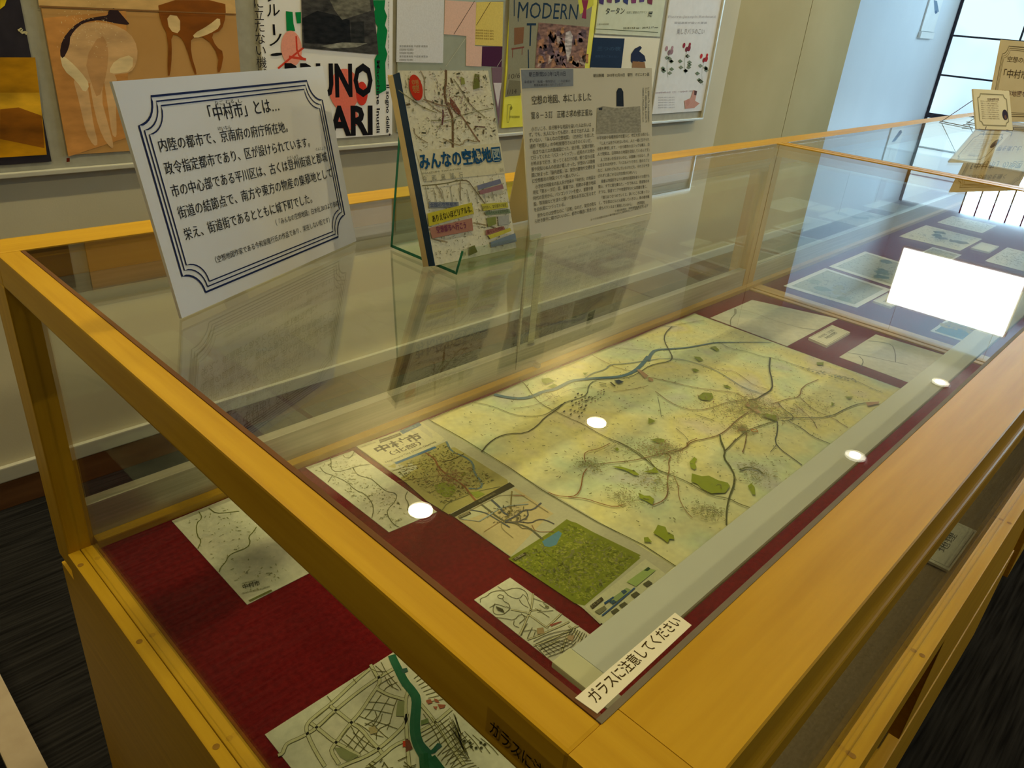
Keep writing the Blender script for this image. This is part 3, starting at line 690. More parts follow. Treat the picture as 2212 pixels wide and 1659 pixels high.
for l in ([(345, 170), (410, 215), (520, 180), (600, 200), (640, 240), (650, 300)], [(410, 215), (350, 210), (270, 230), (240, 270), (170, 290), (175, 330)], [(410, 215), (460, 270), (560, 300), (610, 230), (680, 400)],
          [(560, 300), (590, 350), (650, 380)], [(345, 265), (370, 250), (410, 265), (395, 295), (350, 285), (345, 265)], [(395, 295), (410, 320), (460, 345), (470, 390)],
          [(320, 340), (300, 380), (300, 430), (330, 450), (400, 450), (440, 420), (470, 390), (430, 370)], [(265, 380), (290, 370), (320, 345), (380, 360), (430, 380)], [(330, 480), (420, 490), (510, 510), (570, 440), (640, 480)],
          [(510, 510), (500, 560), (560, 580)], [(700, 290), (780, 320), (900, 360), (920, 400)], [(720, 390), (800, 440), (860, 480)], [(740, 430), (800, 420), (900, 410)], [(760, 350), (830, 400), (860, 380), (800, 340)],
          [(580, 440), (620, 480), (610, 500), (560, 540)], [(640, 540), (600, 610), (580, 660)], [(690, 580), (660, 640), (640, 690)], [(720, 620), (700, 680)], [(600, 620), (700, 600), (760, 630)]):
    ik.line(F(l), 0.0008, (96, 90, 48))
for i in range(7):
    ik.line(F([(720 + i * 40, 760 - i * 8), (830 + i * 44, 880 - i * 22)]), 0.0008, (92, 86, 46), keep=True)
    ik.line(F([(700 + i * 24, 720 + i * 26), (840 + i * 22, 650 + i * 30), (960 + i * 20, 620 + i * 26), (1080 + i * 8, 600 + i * 20)]), 0.0008, (92, 86, 46), keep=True)
    ik.line(F([(1100 + i * 22, 580 + i * 12), (1060 + i * 20, 640 + i * 20)]), 0.0008, (92, 86, 46), keep=True)
for i in range(7): ik.line(F([(330 + i * 10, 370 + i * 4), (350 + i * 10, 410 + i * 4)]), 0.0012, (92, 88, 60), keep=True)
for i in range(9): ik.line(F([(865 + i * 12, 550 - i * 3), (885 + i * 12, 570 - i * 6)]), 0.0014, (170, 84, 64), keep=True)
ik.poly(F([(735, 590), (800, 580), (810, 640), (740, 650)]), (176, 150, 112)); ik.poly(F([(1040, 660), (1110, 660), (1090, 715), (1040, 700)]), (178, 152, 122)); ik.poly(F([(820, 365), (855, 368), (850, 385), (815, 380)]), (120, 116, 70))
ik.build('map_drawing', o)

# 5 the big city map: rippled sheet
MC = [(769, 966), (926, 905), (1030, 862), (1118, 821), (1236, 778), (1300, 750), (1435, 697), (1495, 681)]
def ripple(v):
    # gentle paper folds running across the depth of the sheet, lifting at the edges
    x = v.x; y = v.y
    e = max(0.0, 1 - (y1m - y) / 0.10) * 0.6 + 0.25
    return 0.0022 * e * (0.5 + 0.5 * math.sin((x - 0.55) * 2 * math.pi / 0.22))
bl = S(769, 966); fl = S(1256, 1312); br = S(1497, 680); fr = S(1948, 835)
x0m = (bl[0] + fl[0]) / 2; x1m = (br[0] + fr[0]) / 2 ; y1m = 0.757; y0m = 0.085
y0m = S(1295, 1351)[1] - 0.01
def corner_x(t): return x0m + (x1m - x0m) * t
o = empty('city_map', ((x0m + x1m) / 2, (y0m + y1m) / 2, SHELF + 0.0013), 'big unfolded printed city map in yellow and green with a blue river', 'map', GPAP)
nx_, ny_ = 120, 40; vs = []; fs = []
for j in range(ny_ + 1):
    for i in range(nx_ + 1):
        p = Vector((x0m + (x1m - x0m) * i / nx_, y0m + (y1m - y0m) * j / ny_, SHELF + 0.0025)); p.z += ripple(p); vs.append(p - o.location)
for j in range(ny_):
    for i in range(nx_):
        a = j * (nx_ + 1) + i; fs.append((a, a + 1, a + nx_ + 2, a + nx_ + 1))
me = bpy.data.meshes.new('map_sheet'); me.from_pydata(vs, [], fs)
for p in me.polygons: p.use_smooth = True
ms = link('map_sheet', me, MAPP, o)
sm = ms.modifiers.new('t', 'SOLIDIFY'); sm.thickness = 0.0006; sm.offset = -1
ik = Ink(shelf, 2.5e-4, ripple)
def poly_dense(pts, col):
    """filled area that follows the ripples: cut into strips"""
    P = [ik.P(p) for p in pts]; bm = bmesh.new(); f = bm.faces.new([bm.verts.new(p) for p in P])
    bmesh.ops.triangulate(bm, faces=[f])
    for _ in range(3):
        lg = [e for e in bm.edges if e.calc_length() > 0.02]
        if not lg: break
        bmesh.ops.subdivide_edges(bm, edges=lg, cuts=1); bmesh.ops.triangulate(bm, faces=[f for f in bm.faces if len(f.verts) > 3])
    bm.verts.index_update(); z = ik._z()
    ik.add([v.co.copy() for v in bm.verts], [tuple(v.index for v in f.verts) for f in bm.faces], lin(col), z); bm.free()
# margins and the cover panel
poly_dense([(771, 966), (924, 907), (1456, 1224), (1400, 1270), (1296, 1349), (1256, 1312)], (196, 194, 168))
poly_dense(D([(512, 262), (1068, 50), (1240, 170), (1270, 200), (780, 440), (700, 385)]), (214, 210, 176))
poly_dense(D([(780, 432), (1275, 215), (1800, 540), (1810, 575), (1300, 838), (1110, 720)]), (176, 168, 104))
poly_dense(D([(1306, 842), (1820, 562), (1866, 596), (1352, 860)]), (62, 58, 36))
poly_dense(D([(1366, 862), (1870, 610), (2196, 830), (2120, 880), (1830, 1190), (1600, 1030)]), (206, 190, 146))
poly_dense(D([(1395, 858), (1838, 620), (1990, 720), (1690, 800), (1430, 890)]), (204, 202, 170))
poly_dense([(1110, 1208), (1224, 1122), (1384, 1200), (1265, 1306)], (132, 140, 42))
poly_dense(Cc([(-10, 1020), (500, 690), (570, 710), (1120, 1010), (640, 1420), (560, 1400)]), (128, 138, 36))
poly_dense(Cc([(648, 1430), (1160, 1020), (1300, 1120), (1370, 1180), (800, 1580), (720, 1500)]), (212, 210, 180))
ik.scatter(Cc([(30, 1030), (520, 720), (1090, 1020), (640, 1390)]), 1500, 0.0022, [(112, 124, 24), (150, 158, 50), (100, 106, 34), (164, 166, 70), (130, 130, 90)], 11)
poly_dense(Cc([(280, 870), (420, 780), (450, 800), (400, 900), (345, 918), (300, 910)]), (92, 140, 170))
# title block
ik.poly(D([(705, 205), (885, 140), (900, 160), (715, 232)]), (70, 62, 40)); ik.poly(D([(883, 125), (1045, 52), (1070, 75), (910, 152)]), (44, 96, 146))
ik.text('中村市', *D([(702, 318), (1085, 180)]), 0.021, (58, 50, 26), 0.03)
ik.text('（北部）', *D([(815, 335), (1075, 235)]), 0.012, (66, 58, 30), 0.02)
ik.text('Nagomuru City (North District)', *D([(768, 402), (1195, 222)]), 0.0062, (74, 68, 36), 0.006)
ik.line(D([(845, 405), (1190, 262)]), 0.0058, (52, 104, 156)); ik.line(D([(950, 362), (1090, 304)]), 0.004, (108, 142, 168))
ik.text('今和泉の空想地図', *D([(552, 275), (680, 228)]), 0.003, (120, 110, 70)); ik.text('1:25000 空想都市', *D([(720, 222), (885, 158)]), 0.004, (180, 172, 140)); ik.text('地図 2', *D([(930, 125), (1030, 85)]), 0.005, (150, 180, 200))
# cover map lines
for l, c, wd in (([(1100, 310), (1180, 360), (1210, 430), (1280, 500), (1340, 530), (1430, 590), (1480, 660), (1530, 720)], (150, 96, 62), .003), ([(1280, 215), (1320, 300), (1440, 345), (1510, 400), (1515, 480), (1590, 570), (1570, 620), (1470, 615)], (104, 128, 140), .0035),
                 ([(1240, 390), (1340, 370), (1430, 320)], (90, 82, 50), .002), ([(860, 560), (1000, 540), (1200, 510), (1400, 480)], (130, 122, 70), .0012), ([(1240, 810), (1290, 740), (1400, 700), (1540, 640), (1740, 600)], (120, 120, 80), .0014),
                 ([(820, 470), (960, 420), (1200, 400)], (130, 122, 76), .001), ([(1200, 420), (1220, 500), (1300, 560)], (150, 110, 60), .0015), ([(1100, 620), (1200, 560), (1330, 540)], (130, 120, 70), .001)):
    ik.line(D(l), wd, c)
ik.poly(D([(1180, 590), (1260, 565), (1340, 585), (1370, 620), (1320, 690), (1260, 690), (1200, 650)]), (138, 150, 44)); ik.poly(D([(1400, 480), (1440, 475), (1450, 500), (1415, 515)]), (120, 120, 48)); ik.poly(D([(1480, 650), (1560, 640), (1610, 665), (1540, 700)]), (144, 156, 60))
ik.scatter(D([(820, 450), (1260, 240), (1700, 540), (1260, 760)]), 700, 0.0017, [(120, 118, 60), (140, 120, 74), (96, 96, 60), (150, 150, 90)], 12)
ik.specks(D([(1340, 520)])[0], 0.012, 220, 0.0016, [(150, 96, 66), (130, 104, 60), (160, 120, 90)], 13)
# railway map
for l, c, wd in (([(1575, 750), (1640, 800), (1700, 850), (1780, 900), (1900, 920), (2000, 960), (2100, 1050)], (84, 84, 62), .0045), ([(1660, 710), (1740, 780), (1760, 820), (1820, 850)], (70, 78, 88), .005),
                 ([(1840, 640), (1830, 740), (1835, 830), (1760, 910)], (120, 108, 56), .003), ([(1480, 800), (1600, 820), (1660, 850), (1740, 900), (1820, 950)], (70, 76, 84), .003),
                 ([(2090, 740), (2020, 800), (1940, 800), (1880, 850), (1780, 900)], (70, 72, 84), .004), ([(1780, 910), (1900, 900), (2000, 915), (2060, 880), (2130, 885), (2200, 920)], (74, 70, 72), .003),
                 ([(1560, 900), (1640, 850), (1760, 770), (1980, 750)], (132, 146, 150), .003), ([(1970, 800), (1980, 860), (1900, 900)], (66, 66, 70), .003), ([(1850, 680), (1950, 680)], (150, 92, 50), .002),
                 ([(1750, 910), (1750, 960), (1850, 1040)], (130, 120, 80), .0015), ([(2010, 930), (2040, 990), (2200, 985)], (130, 92, 56), .0018), ([(1740, 900), (1600, 990)], (150, 122, 76), .0015),
                 ([(1880, 850), (1900, 960), (2010, 960)], (96, 86, 60), .002), ([(1400, 880), (1560, 900)], (140, 150, 150), .002), ([(1380, 858), (1840, 622), (2150, 822)], (120, 108, 72), .0015)):
    ik.line(D(l), wd * 0.7, tuple(min(255, v + 22) for v in c))
ik.specks(D([(1830, 840)])[0], 0.013, 90, 0.002, [(90, 86, 60), (120, 110, 80)], 14)
for q in (D([(1380, 860), (1480, 818), (1492, 835), (1392, 880)]), D([(1850, 1220), (1950, 1165), (1966, 1182), (1866, 1238)]), Cc([(685, 1425), (785, 1348), (805, 1372), (708, 1455)])): ik.poly(q, (74, 66, 40))
ik.text('鉄道路線図', *D([(1393, 873), (1480, 835)]), 0.0038, (190, 184, 150)); ik.text('広域図', *D([(1868, 1230), (1945, 1187)]), 0.0038, (190, 184, 150)); ik.text('アイコン', *Cc([(705, 1440), (785, 1378)]), 0.0045, (190, 184, 150))
ik.text('北部路線図', *D([(1560, 740), (1700, 665)]), 0.004, (150, 140, 110))
# legend
ik.poly(Cc([(1000, 1220), (1170, 1100), (1250, 1120), (1080, 1260)]), (164, 186, 112)); ik.poly(Cc([(1120, 1145), (1185, 1092), (1205, 1108), (1140, 1162)]), (54, 84, 48)); ik.poly(Cc([(860, 1370), (1000, 1270), (1040, 1290), (900, 1400)]), (150, 168, 112))
ik.poly(Cc([(805, 1400), (885, 1345), (895, 1358), (815, 1415)]), (48, 84, 130)); ik.line(Cc([(790, 1510), (900, 1420), (1070, 1270)]), 0.002, (60, 92, 140))
for q in ([(850, 1390), (890, 1375), (915, 1390), (880, 1415)], [(950, 1300), (985, 1285), (1005, 1305), (975, 1330)]): ik.poly(Cc(q), (62, 88, 112))
ik.poly(Cc([(725, 1475), (810, 1425), (830, 1450), (770, 1500)]), (130, 128, 98)); 
for q in ((975, 1420), (1075, 1330), (1180, 1235), (905, 1475)): ik.line(Cc([(q[0] - 25, q[1] + 16), (q[0] + 25, q[1] - 16)]), 0.007, (92, 90, 62))
# frame lines of the map proper
fr_ = (96, 100, 46)
ik.line([(926, 909), (1000, 950), (1100, 1012), (1170, 1060), (1290, 1130), (1390, 1180), (1460, 1226)], 0.0016, fr_, 0)
def edge_line(n=40):
    return [Vector((x0m + 0.205 * 0 + (xs_ - 0) , y1m - 0.004, shelf.o.z)) for xs_ in [S(926, 909)[0] + (x1m - 0.004 - S(926, 909)[0]) * i / n - x0m for i in range(n + 1)]]
ik.line(edge_line(), 0.0012, fr_, 0)
ik.line([Vector((x1m - 0.005, y1m - 0.004 - (y1m - y0m) * i / 20, shelf.o.z)) for i in range(21)], 0.0012, fr_, 0)
# river
RB = (92, 124, 150)
ik.line(A([(740, 945), (850, 970), (960, 985), (1050, 980), (1120, 960), (1210, 920), (1310, 905), (1380, 870), (1480, 815), (1600, 800), (1750, 785), (1900, 780), (2020, 755), (2100, 710), (2160, 650), (2212, 580)]), 0.0085, RB)
ik.line(B([(0, 520), (15, 470), (60, 420), (200, 415), (330, 405), (450, 385), (580, 360), (700, 360), (860, 357), (1050, 360)]), 0.0085, (104, 128, 150), w1=0.002)
ik.line(A([(1610, 790), (1680, 740), (1800, 710), (1850, 660), (2000, 655), (2212, 620)]), 0.0025, (124, 140, 148))
ik.line(B([(0, 515), (130, 495), (300, 505), (420, 540), (560, 590), (680, 660), (800, 740), (950, 790)]), 0.002, (124, 138, 150))
road = (104, 98, 56); rd2 = (134, 104, 66); gr = (92, 96, 86)
roads = [(A, [(980, 805), (1050, 870), (1100, 950), (1190, 1040), (1330, 1110), (1450, 1170), (1590, 1230), (1780, 1345), (1900, 1390), (2050, 1470), (2212, 1590)], road, .0016),
 (A, [(530, 1025), (650, 1040), (780, 1080), (920, 1140), (1100, 1160), (1230, 1140), (1280, 1110)], road, .0013), (A, [(1280, 1110), (1420, 1020), (1540, 990), (1630, 950), (1640, 860), (1700, 810), (1800, 800), (2000, 790), (2110, 750), (2212, 680)], gr, .0018),
 (A, [(620, 1500), (680, 1420), (780, 1350), (900, 1320), (1040, 1320), (1150, 1250), (1230, 1160), (1330, 1100), (1420, 1020)], (84, 82, 60), .0022),
 (A, [(1660, 565), (1760, 620), (1850, 660), (1900, 690), (2080, 730)], rd2, .0013), (A, [(1830, 495), (1990, 510), (2120, 515), (2212, 530)], road, .001),
 (A, [(900, 1080), (1100, 1060), (1230, 1010), (1300, 960)], rd2, .0009), (A, [(1380, 940), (1500, 890), (1620, 880)], road, .0009), (A, [(1880, 920), (2000, 905), (2150, 880), (2212, 860)], rd2, .001),
 (B, [(200, 230), (140, 290), (135, 350), (180, 430), (210, 490), (180, 525), (60, 545), (0, 570)], (92, 90, 70), .0026), (B, [(120, 225), (200, 230), (245, 232)], gr, .002), (B, [(230, 215), (480, 170)], road, .0012),
 (B, [(600, 360), (700, 415), (850, 440), (960, 480), (1100, 500), (1300, 570), (1500, 620), (1700, 660), (1800, 700), (1900, 750), (2000, 790)], (110, 112, 80), .0016),
 (B, [(1040, 490), (1030, 590), (1055, 680), (1060, 760), (980, 810), (920, 845), (860, 850)], (84, 84, 72), .0032),
 (B, [(420, 530), (600, 600), (720, 600), (800, 650), (900, 730), (1060, 770)], rd2, .0012), (B, [(0, 660), (150, 690), (400, 750), (600, 775), (750, 790), (830, 840), (900, 870), (960, 920)], rd2, .0018),
 (B, [(60, 780), (180, 870), (300, 925), (430, 945), (560, 915), (680, 870), (830, 850)], rd2, .0016), (B, [(850, 960), (760, 1020), (680, 1100), (610, 1150), (520, 1180), (360, 1210), (320, 1270), (200, 1300), (120, 1310)], rd2, .0022),
 (B, [(610, 1150), (620, 1220), (655, 1290), (640, 1350), (700, 1430), (735, 1500), (730, 1580), (700, 1659)], (88, 98, 60), .003), (Cc, [(1800, 0), (1840, 100), (1825, 160), (1900, 260), (1920, 340), (1910, 410), (1870, 510), (1850, 620), (1850, 740)], (96, 98, 56), .0024),
 (B, [(655, 1290), (740, 1200), (850, 1110), (1000, 1060), (1100, 1030)], road, .002), (B, [(1100, 1040), (1100, 1130), (1075, 1210), (1130, 1280), (1230, 1350), (1310, 1410)], gr, .002),
 (B, [(1100, 870), (1150, 930), (1240, 990), (1220, 1030), (1130, 1030)], gr, .002), (B, [(1050, 890), (1200, 840), (1290, 830), (1310, 740), (1450, 680)], rd2, .002), (B, [(1290, 830), (1400, 930), (1500, 980), (1560, 1000), (1700, 1090)], rd2, .0014),
 (B, [(1100, 1000), (1300, 1010), (1550, 1000), (1700, 920), (1820, 880), (1920, 885)], gr, .0022), (B, [(1200, 1040), (1300, 1090), (1400, 1170), (1550, 1230)], gr, .002), (B, [(800, 740), (900, 800), (1060, 800)], gr, .001),
 (B, [(840, 1130), (820, 1260), (800, 1300)], rd2, .0014), (B, [(1240, 880), (1400, 1020), (1440, 1100)], rd2, .0012), (B, [(80, 830), (100, 920), (110, 1000)], gr, .0009), (B, [(240, 1100), (330, 1180), (340, 1210)], gr, .0009),
 (B, [(1040, 1300), (1090, 1240)], gr, .001), (B, [(400, 980), (560, 1030)], road, .0016), (B, [(0, 1360), (60, 1440), (150, 1480), (220, 1490)], road, .0016),
 (Cc, [(850, 0), (960, 40), (1100, 120), (1180, 190), (1260, 270), (1360, 305), (1500, 360), (1620, 430), (1730, 490), (1870, 510), (1960, 560), (2050, 590)], (104, 106, 56), .002),
 (Cc, [(860, 40), (760, 90), (650, 110), (635, 160), (650, 200)], (150, 104, 60), .0016), (Cc, [(660, 260), (625, 310), (610, 430), (570, 490), (500, 500), (400, 490), (330, 460)], (150, 100, 56), .0018),
 (Cc, [(500, 500), (650, 515), (780, 560), (900, 590), (990, 560)], (148, 100, 56), .0018), (Cc, [(1320, 120), (1380, 150), (1355, 200), (1365, 260), (1345, 350), (1355, 460), (1320, 530), (1220, 572)], (142, 100, 60), .0018),
 (Cc, [(680, 230), (880, 205), (1050, 190), (1200, 155), (1300, 130), (1420, 95), (1510, 80), (1520, 30), (1600, 0)], (140, 106, 66), .0018), (Cc, [(1930, 0), (1890, 60), (1840, 100)], road, .0016), (Cc, [(1400, 320), (1440, 400), (1440, 500), (1500, 620), (1560, 680)], (160, 120, 60), .0011),
 (Cc, [(1960, 270), (2030, 245), (2110, 260), (2160, 300)], (110, 116, 70), .0035), (Cc, [(2020, 10), (1990, 120)], rd2, .001)]
for fn, l, c, wd in roads: ik.line(fn(l), wd, c)
GB = (152, 166, 44)
blobs = [(Cc, [(1555, 300), (1640, 325), (1700, 320), (1780, 360), (1860, 380), (1880, 410), (1840, 465), (1720, 470), (1640, 430), (1600, 390), (1550, 370)]), (Cc, [(1265, 740), (1330, 760), (1345, 800), (1400, 830), (1405, 865), (1365, 860), (1350, 895), (1290, 850), (1225, 810), (1245, 780)]),
 (Cc, [(1100, 465), (1150, 490), (1195, 490), (1235, 520), (1220, 570), (1170, 540), (1110, 510)]), (Cc, [(870, 240), (950, 240), (1060, 275), (1110, 310), (1080, 320), (980, 270)]), (Cc, [(1145, 850), (1180, 845), (1215, 890), (1150, 885)]),
 (Cc, [(1535, 205), (1575, 160), (1600, 180), (1580, 210), (1595, 250), (1575, 270), (1545, 250)]), (Cc, [(1140, 285), (1210, 270), (1240, 245), (1275, 295), (1200, 295)]), (Cc, [(2030, 410), (2060, 385), (2090, 420), (2095, 485), (2070, 480)]), (Cc, [(1210, 20), (1260, 0), (1325, 10), (1300, 40)]),
 (Cc, [(895, 90), (920, 78), (935, 95), (920, 110)]), (B, [(420, 830), (470, 795), (540, 800), (555, 835), (520, 865), (450, 855)]), (B, [(525, 405), (570, 398), (605, 430), (590, 445)]), (B, [(370, 590), (400, 588), (435, 605), (400, 620)]), (B, [(630, 725), (680, 735), (715, 760), (660, 750)]),
 (B, [(955, 985), (1000, 975), (1090, 990), (1095, 1040), (1040, 1025)]), (B, [(20, 1200), (80, 1185), (150, 1210), (100, 1230)]), (B, [(0, 1010), (65, 1040), (0, 1065)]), (B, [(1560, 875), (1585, 890), (1560, 915)]), (B, [(1670, 830), (1750, 830), (1710, 850)]), (B, [(385, 485), (440, 490), (470, 520), (430, 525)]), (B, [(1435, 535), (1495, 535), (1490, 560), (1435, 555)]),
 (A, [(1190, 810), (1260, 800), (1320, 830), (1270, 845), (1230, 860), (1195, 840)]), (A, [(1240, 890), (1310, 855), (1345, 870), (1300, 895)]), (A, [(1585, 745), (1640, 742), (1605, 768)])]
for fn, l in blobs: ik.poly(fn(l), GB if fn is Cc else (144, 156, 62))
for fn, l in ((A, [(2100, 715), (2125, 712), (2215, 775), (2180, 800)]), (B, [(820, 895), (850, 890), (960, 965), (930, 975)]), (B, [(0, 665), (40, 680), (40, 700), (0, 690)]), (B, [(1850, 880), (1970, 872), (1960, 890), (1870, 910)])): ik.poly(fn(l), (196, 158, 130))
ik.poly(A([(1885, 820), (1930, 812), (1980, 832), (1930, 852)]), (74, 86, 104)); ik.line(A([(1850, 835), (1895, 875)]), 0.004, (96, 96, 70)); ik.line(A([(1740, 840), (1810, 850)]), 0.003, (110, 108, 76)); ik.line(A([(1750, 865), (1810, 862)]), 0.003, (110, 108, 76))
rnd = random.Random(9)
for r_ in range(6):
    for c_ in range(5):
        px_ = (1395 + c_ * 34 + r_ * 26 + rnd.uniform(-6, 6), 1120 - r_ * 34 + c_ * 12 + rnd.uniform(-6, 6))
        q = [(px_[0], px_[1]), (px_[0] + 18, px_[1] - 12), (px_[0] + 26, px_[1] - 2), (px_[0] + 8, px_[1] + 10)]
        if rnd.random() < 0.8: ik.poly(A(q), rnd.choice([(96, 96, 70), (116, 114, 80), (84, 84, 74)]), keep=c_ > 0)
for r_ in range(4):
    for c_ in range(9):
        px_ = (1540 + c_ * 30 + rnd.uniform(-6, 6), 1020 + r_ * 22 - c_ * 14 + rnd.uniform(-5, 5))
        q = [(px_[0], px_[1]), (px_[0] + 12, px_[1] - 7), (px_[0] + 16, px_[1]), (px_[0] + 5, px_[1] + 6)]
        if rnd.random() < 0.7: ik.poly(A(q), rnd.choice([(110, 104, 76), (150, 110, 84), (96, 96, 80)]), keep=True)
for r_ in range(4):
    for c_ in range(14):
        px_ = (1290 + c_ * 34 + r_ * 20 + rnd.uniform(-6, 6), 580 + c_ * 8 + r_ * 12 - 10 + rnd.uniform(-4, 4))
        q = [(px_[0], px_[1]), (px_[0] + 18, px_[1] + 2), (px_[0] + 20, px_[1] + 8), (px_[0] + 3, px_[1] + 7)]
        if rnd.random() < 0.55: ik.poly(B(q), rnd.choice([(104, 120, 116), (124, 128, 96), (150, 148, 110)]), keep=True)
sp = [(158, 152, 104), (142, 142, 98), (170, 160, 116), (150, 158, 92)]
for fn, c, sd, n_, s_ in ((B, (900, 900), .022, 420, .0022), (B, (800, 1100), .010, 260, .0018), (B, (1080, 960), .03, 320, .002), (B, (120, 1280), .018, 260, .002), (B, (760, 930), .03, 260, .0022), (Cc, (1250, 370), .016, 220, .002), (Cc, (980, 510), .014, 160, .002),
                        (Cc, (1690, 620), .014, 160, .002), (Cc, (700, 220), .012, 150, .002), (Cc, (1300, 90), .018, 260, .002), (Cc, (2100, 300), .02, 180, .002), (Cc, (1000, 120), .03, 160, .002), (B, (1300, 900), .04, 260, .002), (A, (1250, 980), .012, 60, .002), (B, (640, 1000), .05, 300, .0018)):
    ik.specks(fn([c])[0], sd, n_, s_, sp + ([(150, 110, 80)] if n_ > 250 else []), int(c[0]))
ik.disc(B([(800, 1110)])[0], 0.006, (140, 122, 78), 14); ik.line(B([(880, 1110), (930, 1120), (925, 1135), (880, 1130)]), .0022, (190, 130, 50), cyc=True)
quad = [(960, 905), (1490, 690), (1930, 830), (1440, 1200)]
ik.scatter(quad, 1100, 0.0018, [(140, 140, 88), (128, 134, 84), (150, 138, 96), (120, 122, 80)], 21)
ik.build('map_printing', o)

# 6 grey map sheet beside the big map, caption card, third sheet
o = sheet('printed_sheet', [(1.4300, 0.5096), (1.7195, 0.5096), (1.7195 - 0.068, 0.7185), (1.4335, 0.7170)], GREYMAP, 'pale grey relief map sheet with a long fold between the big map and the crossbar', 'map', GPAP)
o.children[0].data.vertices[2].co.x += 0.0
ik = Ink(shelf)
ik.line(B([(745, 68), (745, 110)]), .006, (150, 148, 142)); ik.line(B([(745, 110), (700, 160), (705, 210)]), .0022, (128, 128, 118)); ik.line(B([(760, 65), (900, 100), (1080, 170), (1300, 230), (1450, 250)]), .0012, (130, 132, 120))
ik.build('map_printing', o)
def caption(corners, lab, text=None, px=None, th=0.006, h=0.009, tc=(112, 108, 88)):
    o = sheet('caption_card', corners, CREAM, lab, 'caption card', 'white caption cards lying on the cloth', th)
    pl = Plane((0, 0, SHELF + 0.0013 + th), (0, 0, 1), (0, 1, 0)); ik = Ink(pl)
    c = [Vector((x, y, pl.o.z)) for x, y in corners]; cen = sum(c, Vector()) / 4
    fr = [cen + (p - cen) * 0.90 for p in c]; ik.line(fr, 0.0012, (130, 130, 110), 0, cyc=True)
    if text:
        for i, t in enumerate(text):
            a = cen + (c[0] - cen) * 0.62; b = cen + (c[1] - cen) * 0.62; k = (i + 0.9) / (len(text) + 0.6)
            e = cen + (c[3] - cen) * 0.62; f_ = cen + (c[2] - cen) * 0.62
            s_ = (1 - 0.25 * i)
            l = e.lerp(a, k); r = f_.lerp(b, k); m_ = (l + r) / 2
            ik.text(t, m_.lerp(l, s_), m_.lerp(r, s_), h, tc, 0.012)
    ik.build('card_lettering', o); return o
caption([(1.503, 0.446), (1.640, 0.446), (1.648, 0.496), (1.512, 0.496)], 'white framed caption card lying between the two grey map sheets', ['中村市（北部）', '地図'])
o = sheet('printed_sheet', [(1.4705, 0.20), (1.713, 0.20), (1.6975, 0.4035), (1.4755, 0.4035)], GREYMAP, 'pale grey map sheet with dark road lines partly under the grey lamp housing', 'map', GPAP)
ik = Ink(shelf)
for l in ([(1700, 440), (1850, 465), (2000, 500), (2212, 545)], [(1800, 470), (1840, 510), (1820, 560)], [(1880, 340), (1980, 350), (2080, 370), (2110, 440), (2110, 525)]): ik.line(B(l), .0022, (110, 114, 112))
ik.build('map_printing', o)
# card on the brown board under the front rail
cz = caption([(0.853, -0.016), (0.99, -0.016), (0.99, 0.034), (0.853, 0.034)], 'white framed caption card on the brown board behind the front glass', ['中村市の地図', '地理'], th=0.004, h=0.011, tc=(40, 38, 28))

# second bay
LB = (112, 124, 128)
def bay_sheet(cor, mat, lab, seed, dark=None, thg=None):
    o = sheet('printed_sheet', cor, mat, lab, 'sheet', GPAP)
    ik = Ink(shelf); c = [Vector((x, y, shelf.o.z)) for x, y in cor]; cen = sum(c, Vector()) / 4
    ins = [cen + (p - cen) * 0.86 for p in c]
    if thg: ik.poly(ins, thg)
    rnd = random.Random(seed)
    if dark:
        for _ in range(5):
            a, b = rnd.uniform(.1, .9), rnd.uniform(.1, .9); q = ins[0].lerp(ins[1], a).lerp(ins[3].lerp(ins[2], a), b)
            n = 9; P = [q + Vector((rnd.uniform(.012, .035) * math.cos(6.283 * i / n), rnd.uniform(.01, .03) * math.sin(6.283 * i / n), 0)) for i in range(n)]
            ik.poly(P, rnd.choice(dark))
    ik.scatter(ins, 260, 0.003, [(120, 122, 112), (140, 138, 118), (104, 112, 110)], seed)
    ik.build('sheet_printing', o); return o
bay_sheet([(1.853, 0.513), (2.106, 0.513), (2.133, 0.7245), (1.843, 0.7225)], WHITE, 'relief map sheet with white margins, first sheet past the crossbar', 31, [(150, 160, 140), (170, 166, 120), (132, 146, 132)], (176, 178, 158))
bay_sheet([(2.135, 0.515), (2.425, 0.515), (2.455, 0.725), (2.161, 0.725)], WHITE, 'white sheet with blue-grey lake shapes beside the relief map sheet in the far bay', 32, [(110, 136, 150), (96, 120, 136), (130, 146, 142)], (186, 190, 184))
bay_sheet([(2.46, 0.50), (2.75, 0.50), (2.76, 0.60), (2.47, 0.60)], WHITE, 'white printed sheet mostly hidden by the mirrored light panel in the far bay', 36, None, (190, 188, 170))
bay_sheet([(2.804, 0.5215), (3.083, 0.5215), (3.097, 0.731), (2.796, 0.731)], CREAM, 'cream sheet with dark green islands at the far end of the cloth', 33, [(96, 104, 96), (120, 112, 104), (84, 96, 92)])
bay_sheet([(2.735, 0.29), (3.03, 0.29), (3.04, 0.425), (2.745, 0.425)], WHITE, 'white sheet lying in front of the far cream caption card', 34)
bay_sheet([(3.19, 0.55), (3.40, 0.55), (3.40, 0.72), (3.20, 0.72)], WHITE, 'plain white sheet at the far right end of the showcase', 35)
g2 = bay_sheet([(1.848, 0.200), (1.995, 0.200), (2.000, 0.322), (1.849, 0.322)], WHITE, 'small colour map print in blue and yellow near the far lamp housing', 37, [(190, 170, 80), (176, 160, 84)], (92, 128, 134))
caption([(1.930, 0.451), (2.036, 0.451), (2.046, 0.503), (1.937, 0.503)], 'cream caption card beside the relief map sheet in the far bay', ['中村市'])
caption([(2.867, 0.4445), (3.000, 0.4445), (3.003, 0.505), (2.869, 0.505)], 'cream caption card in front of the sheet with dark green islands')

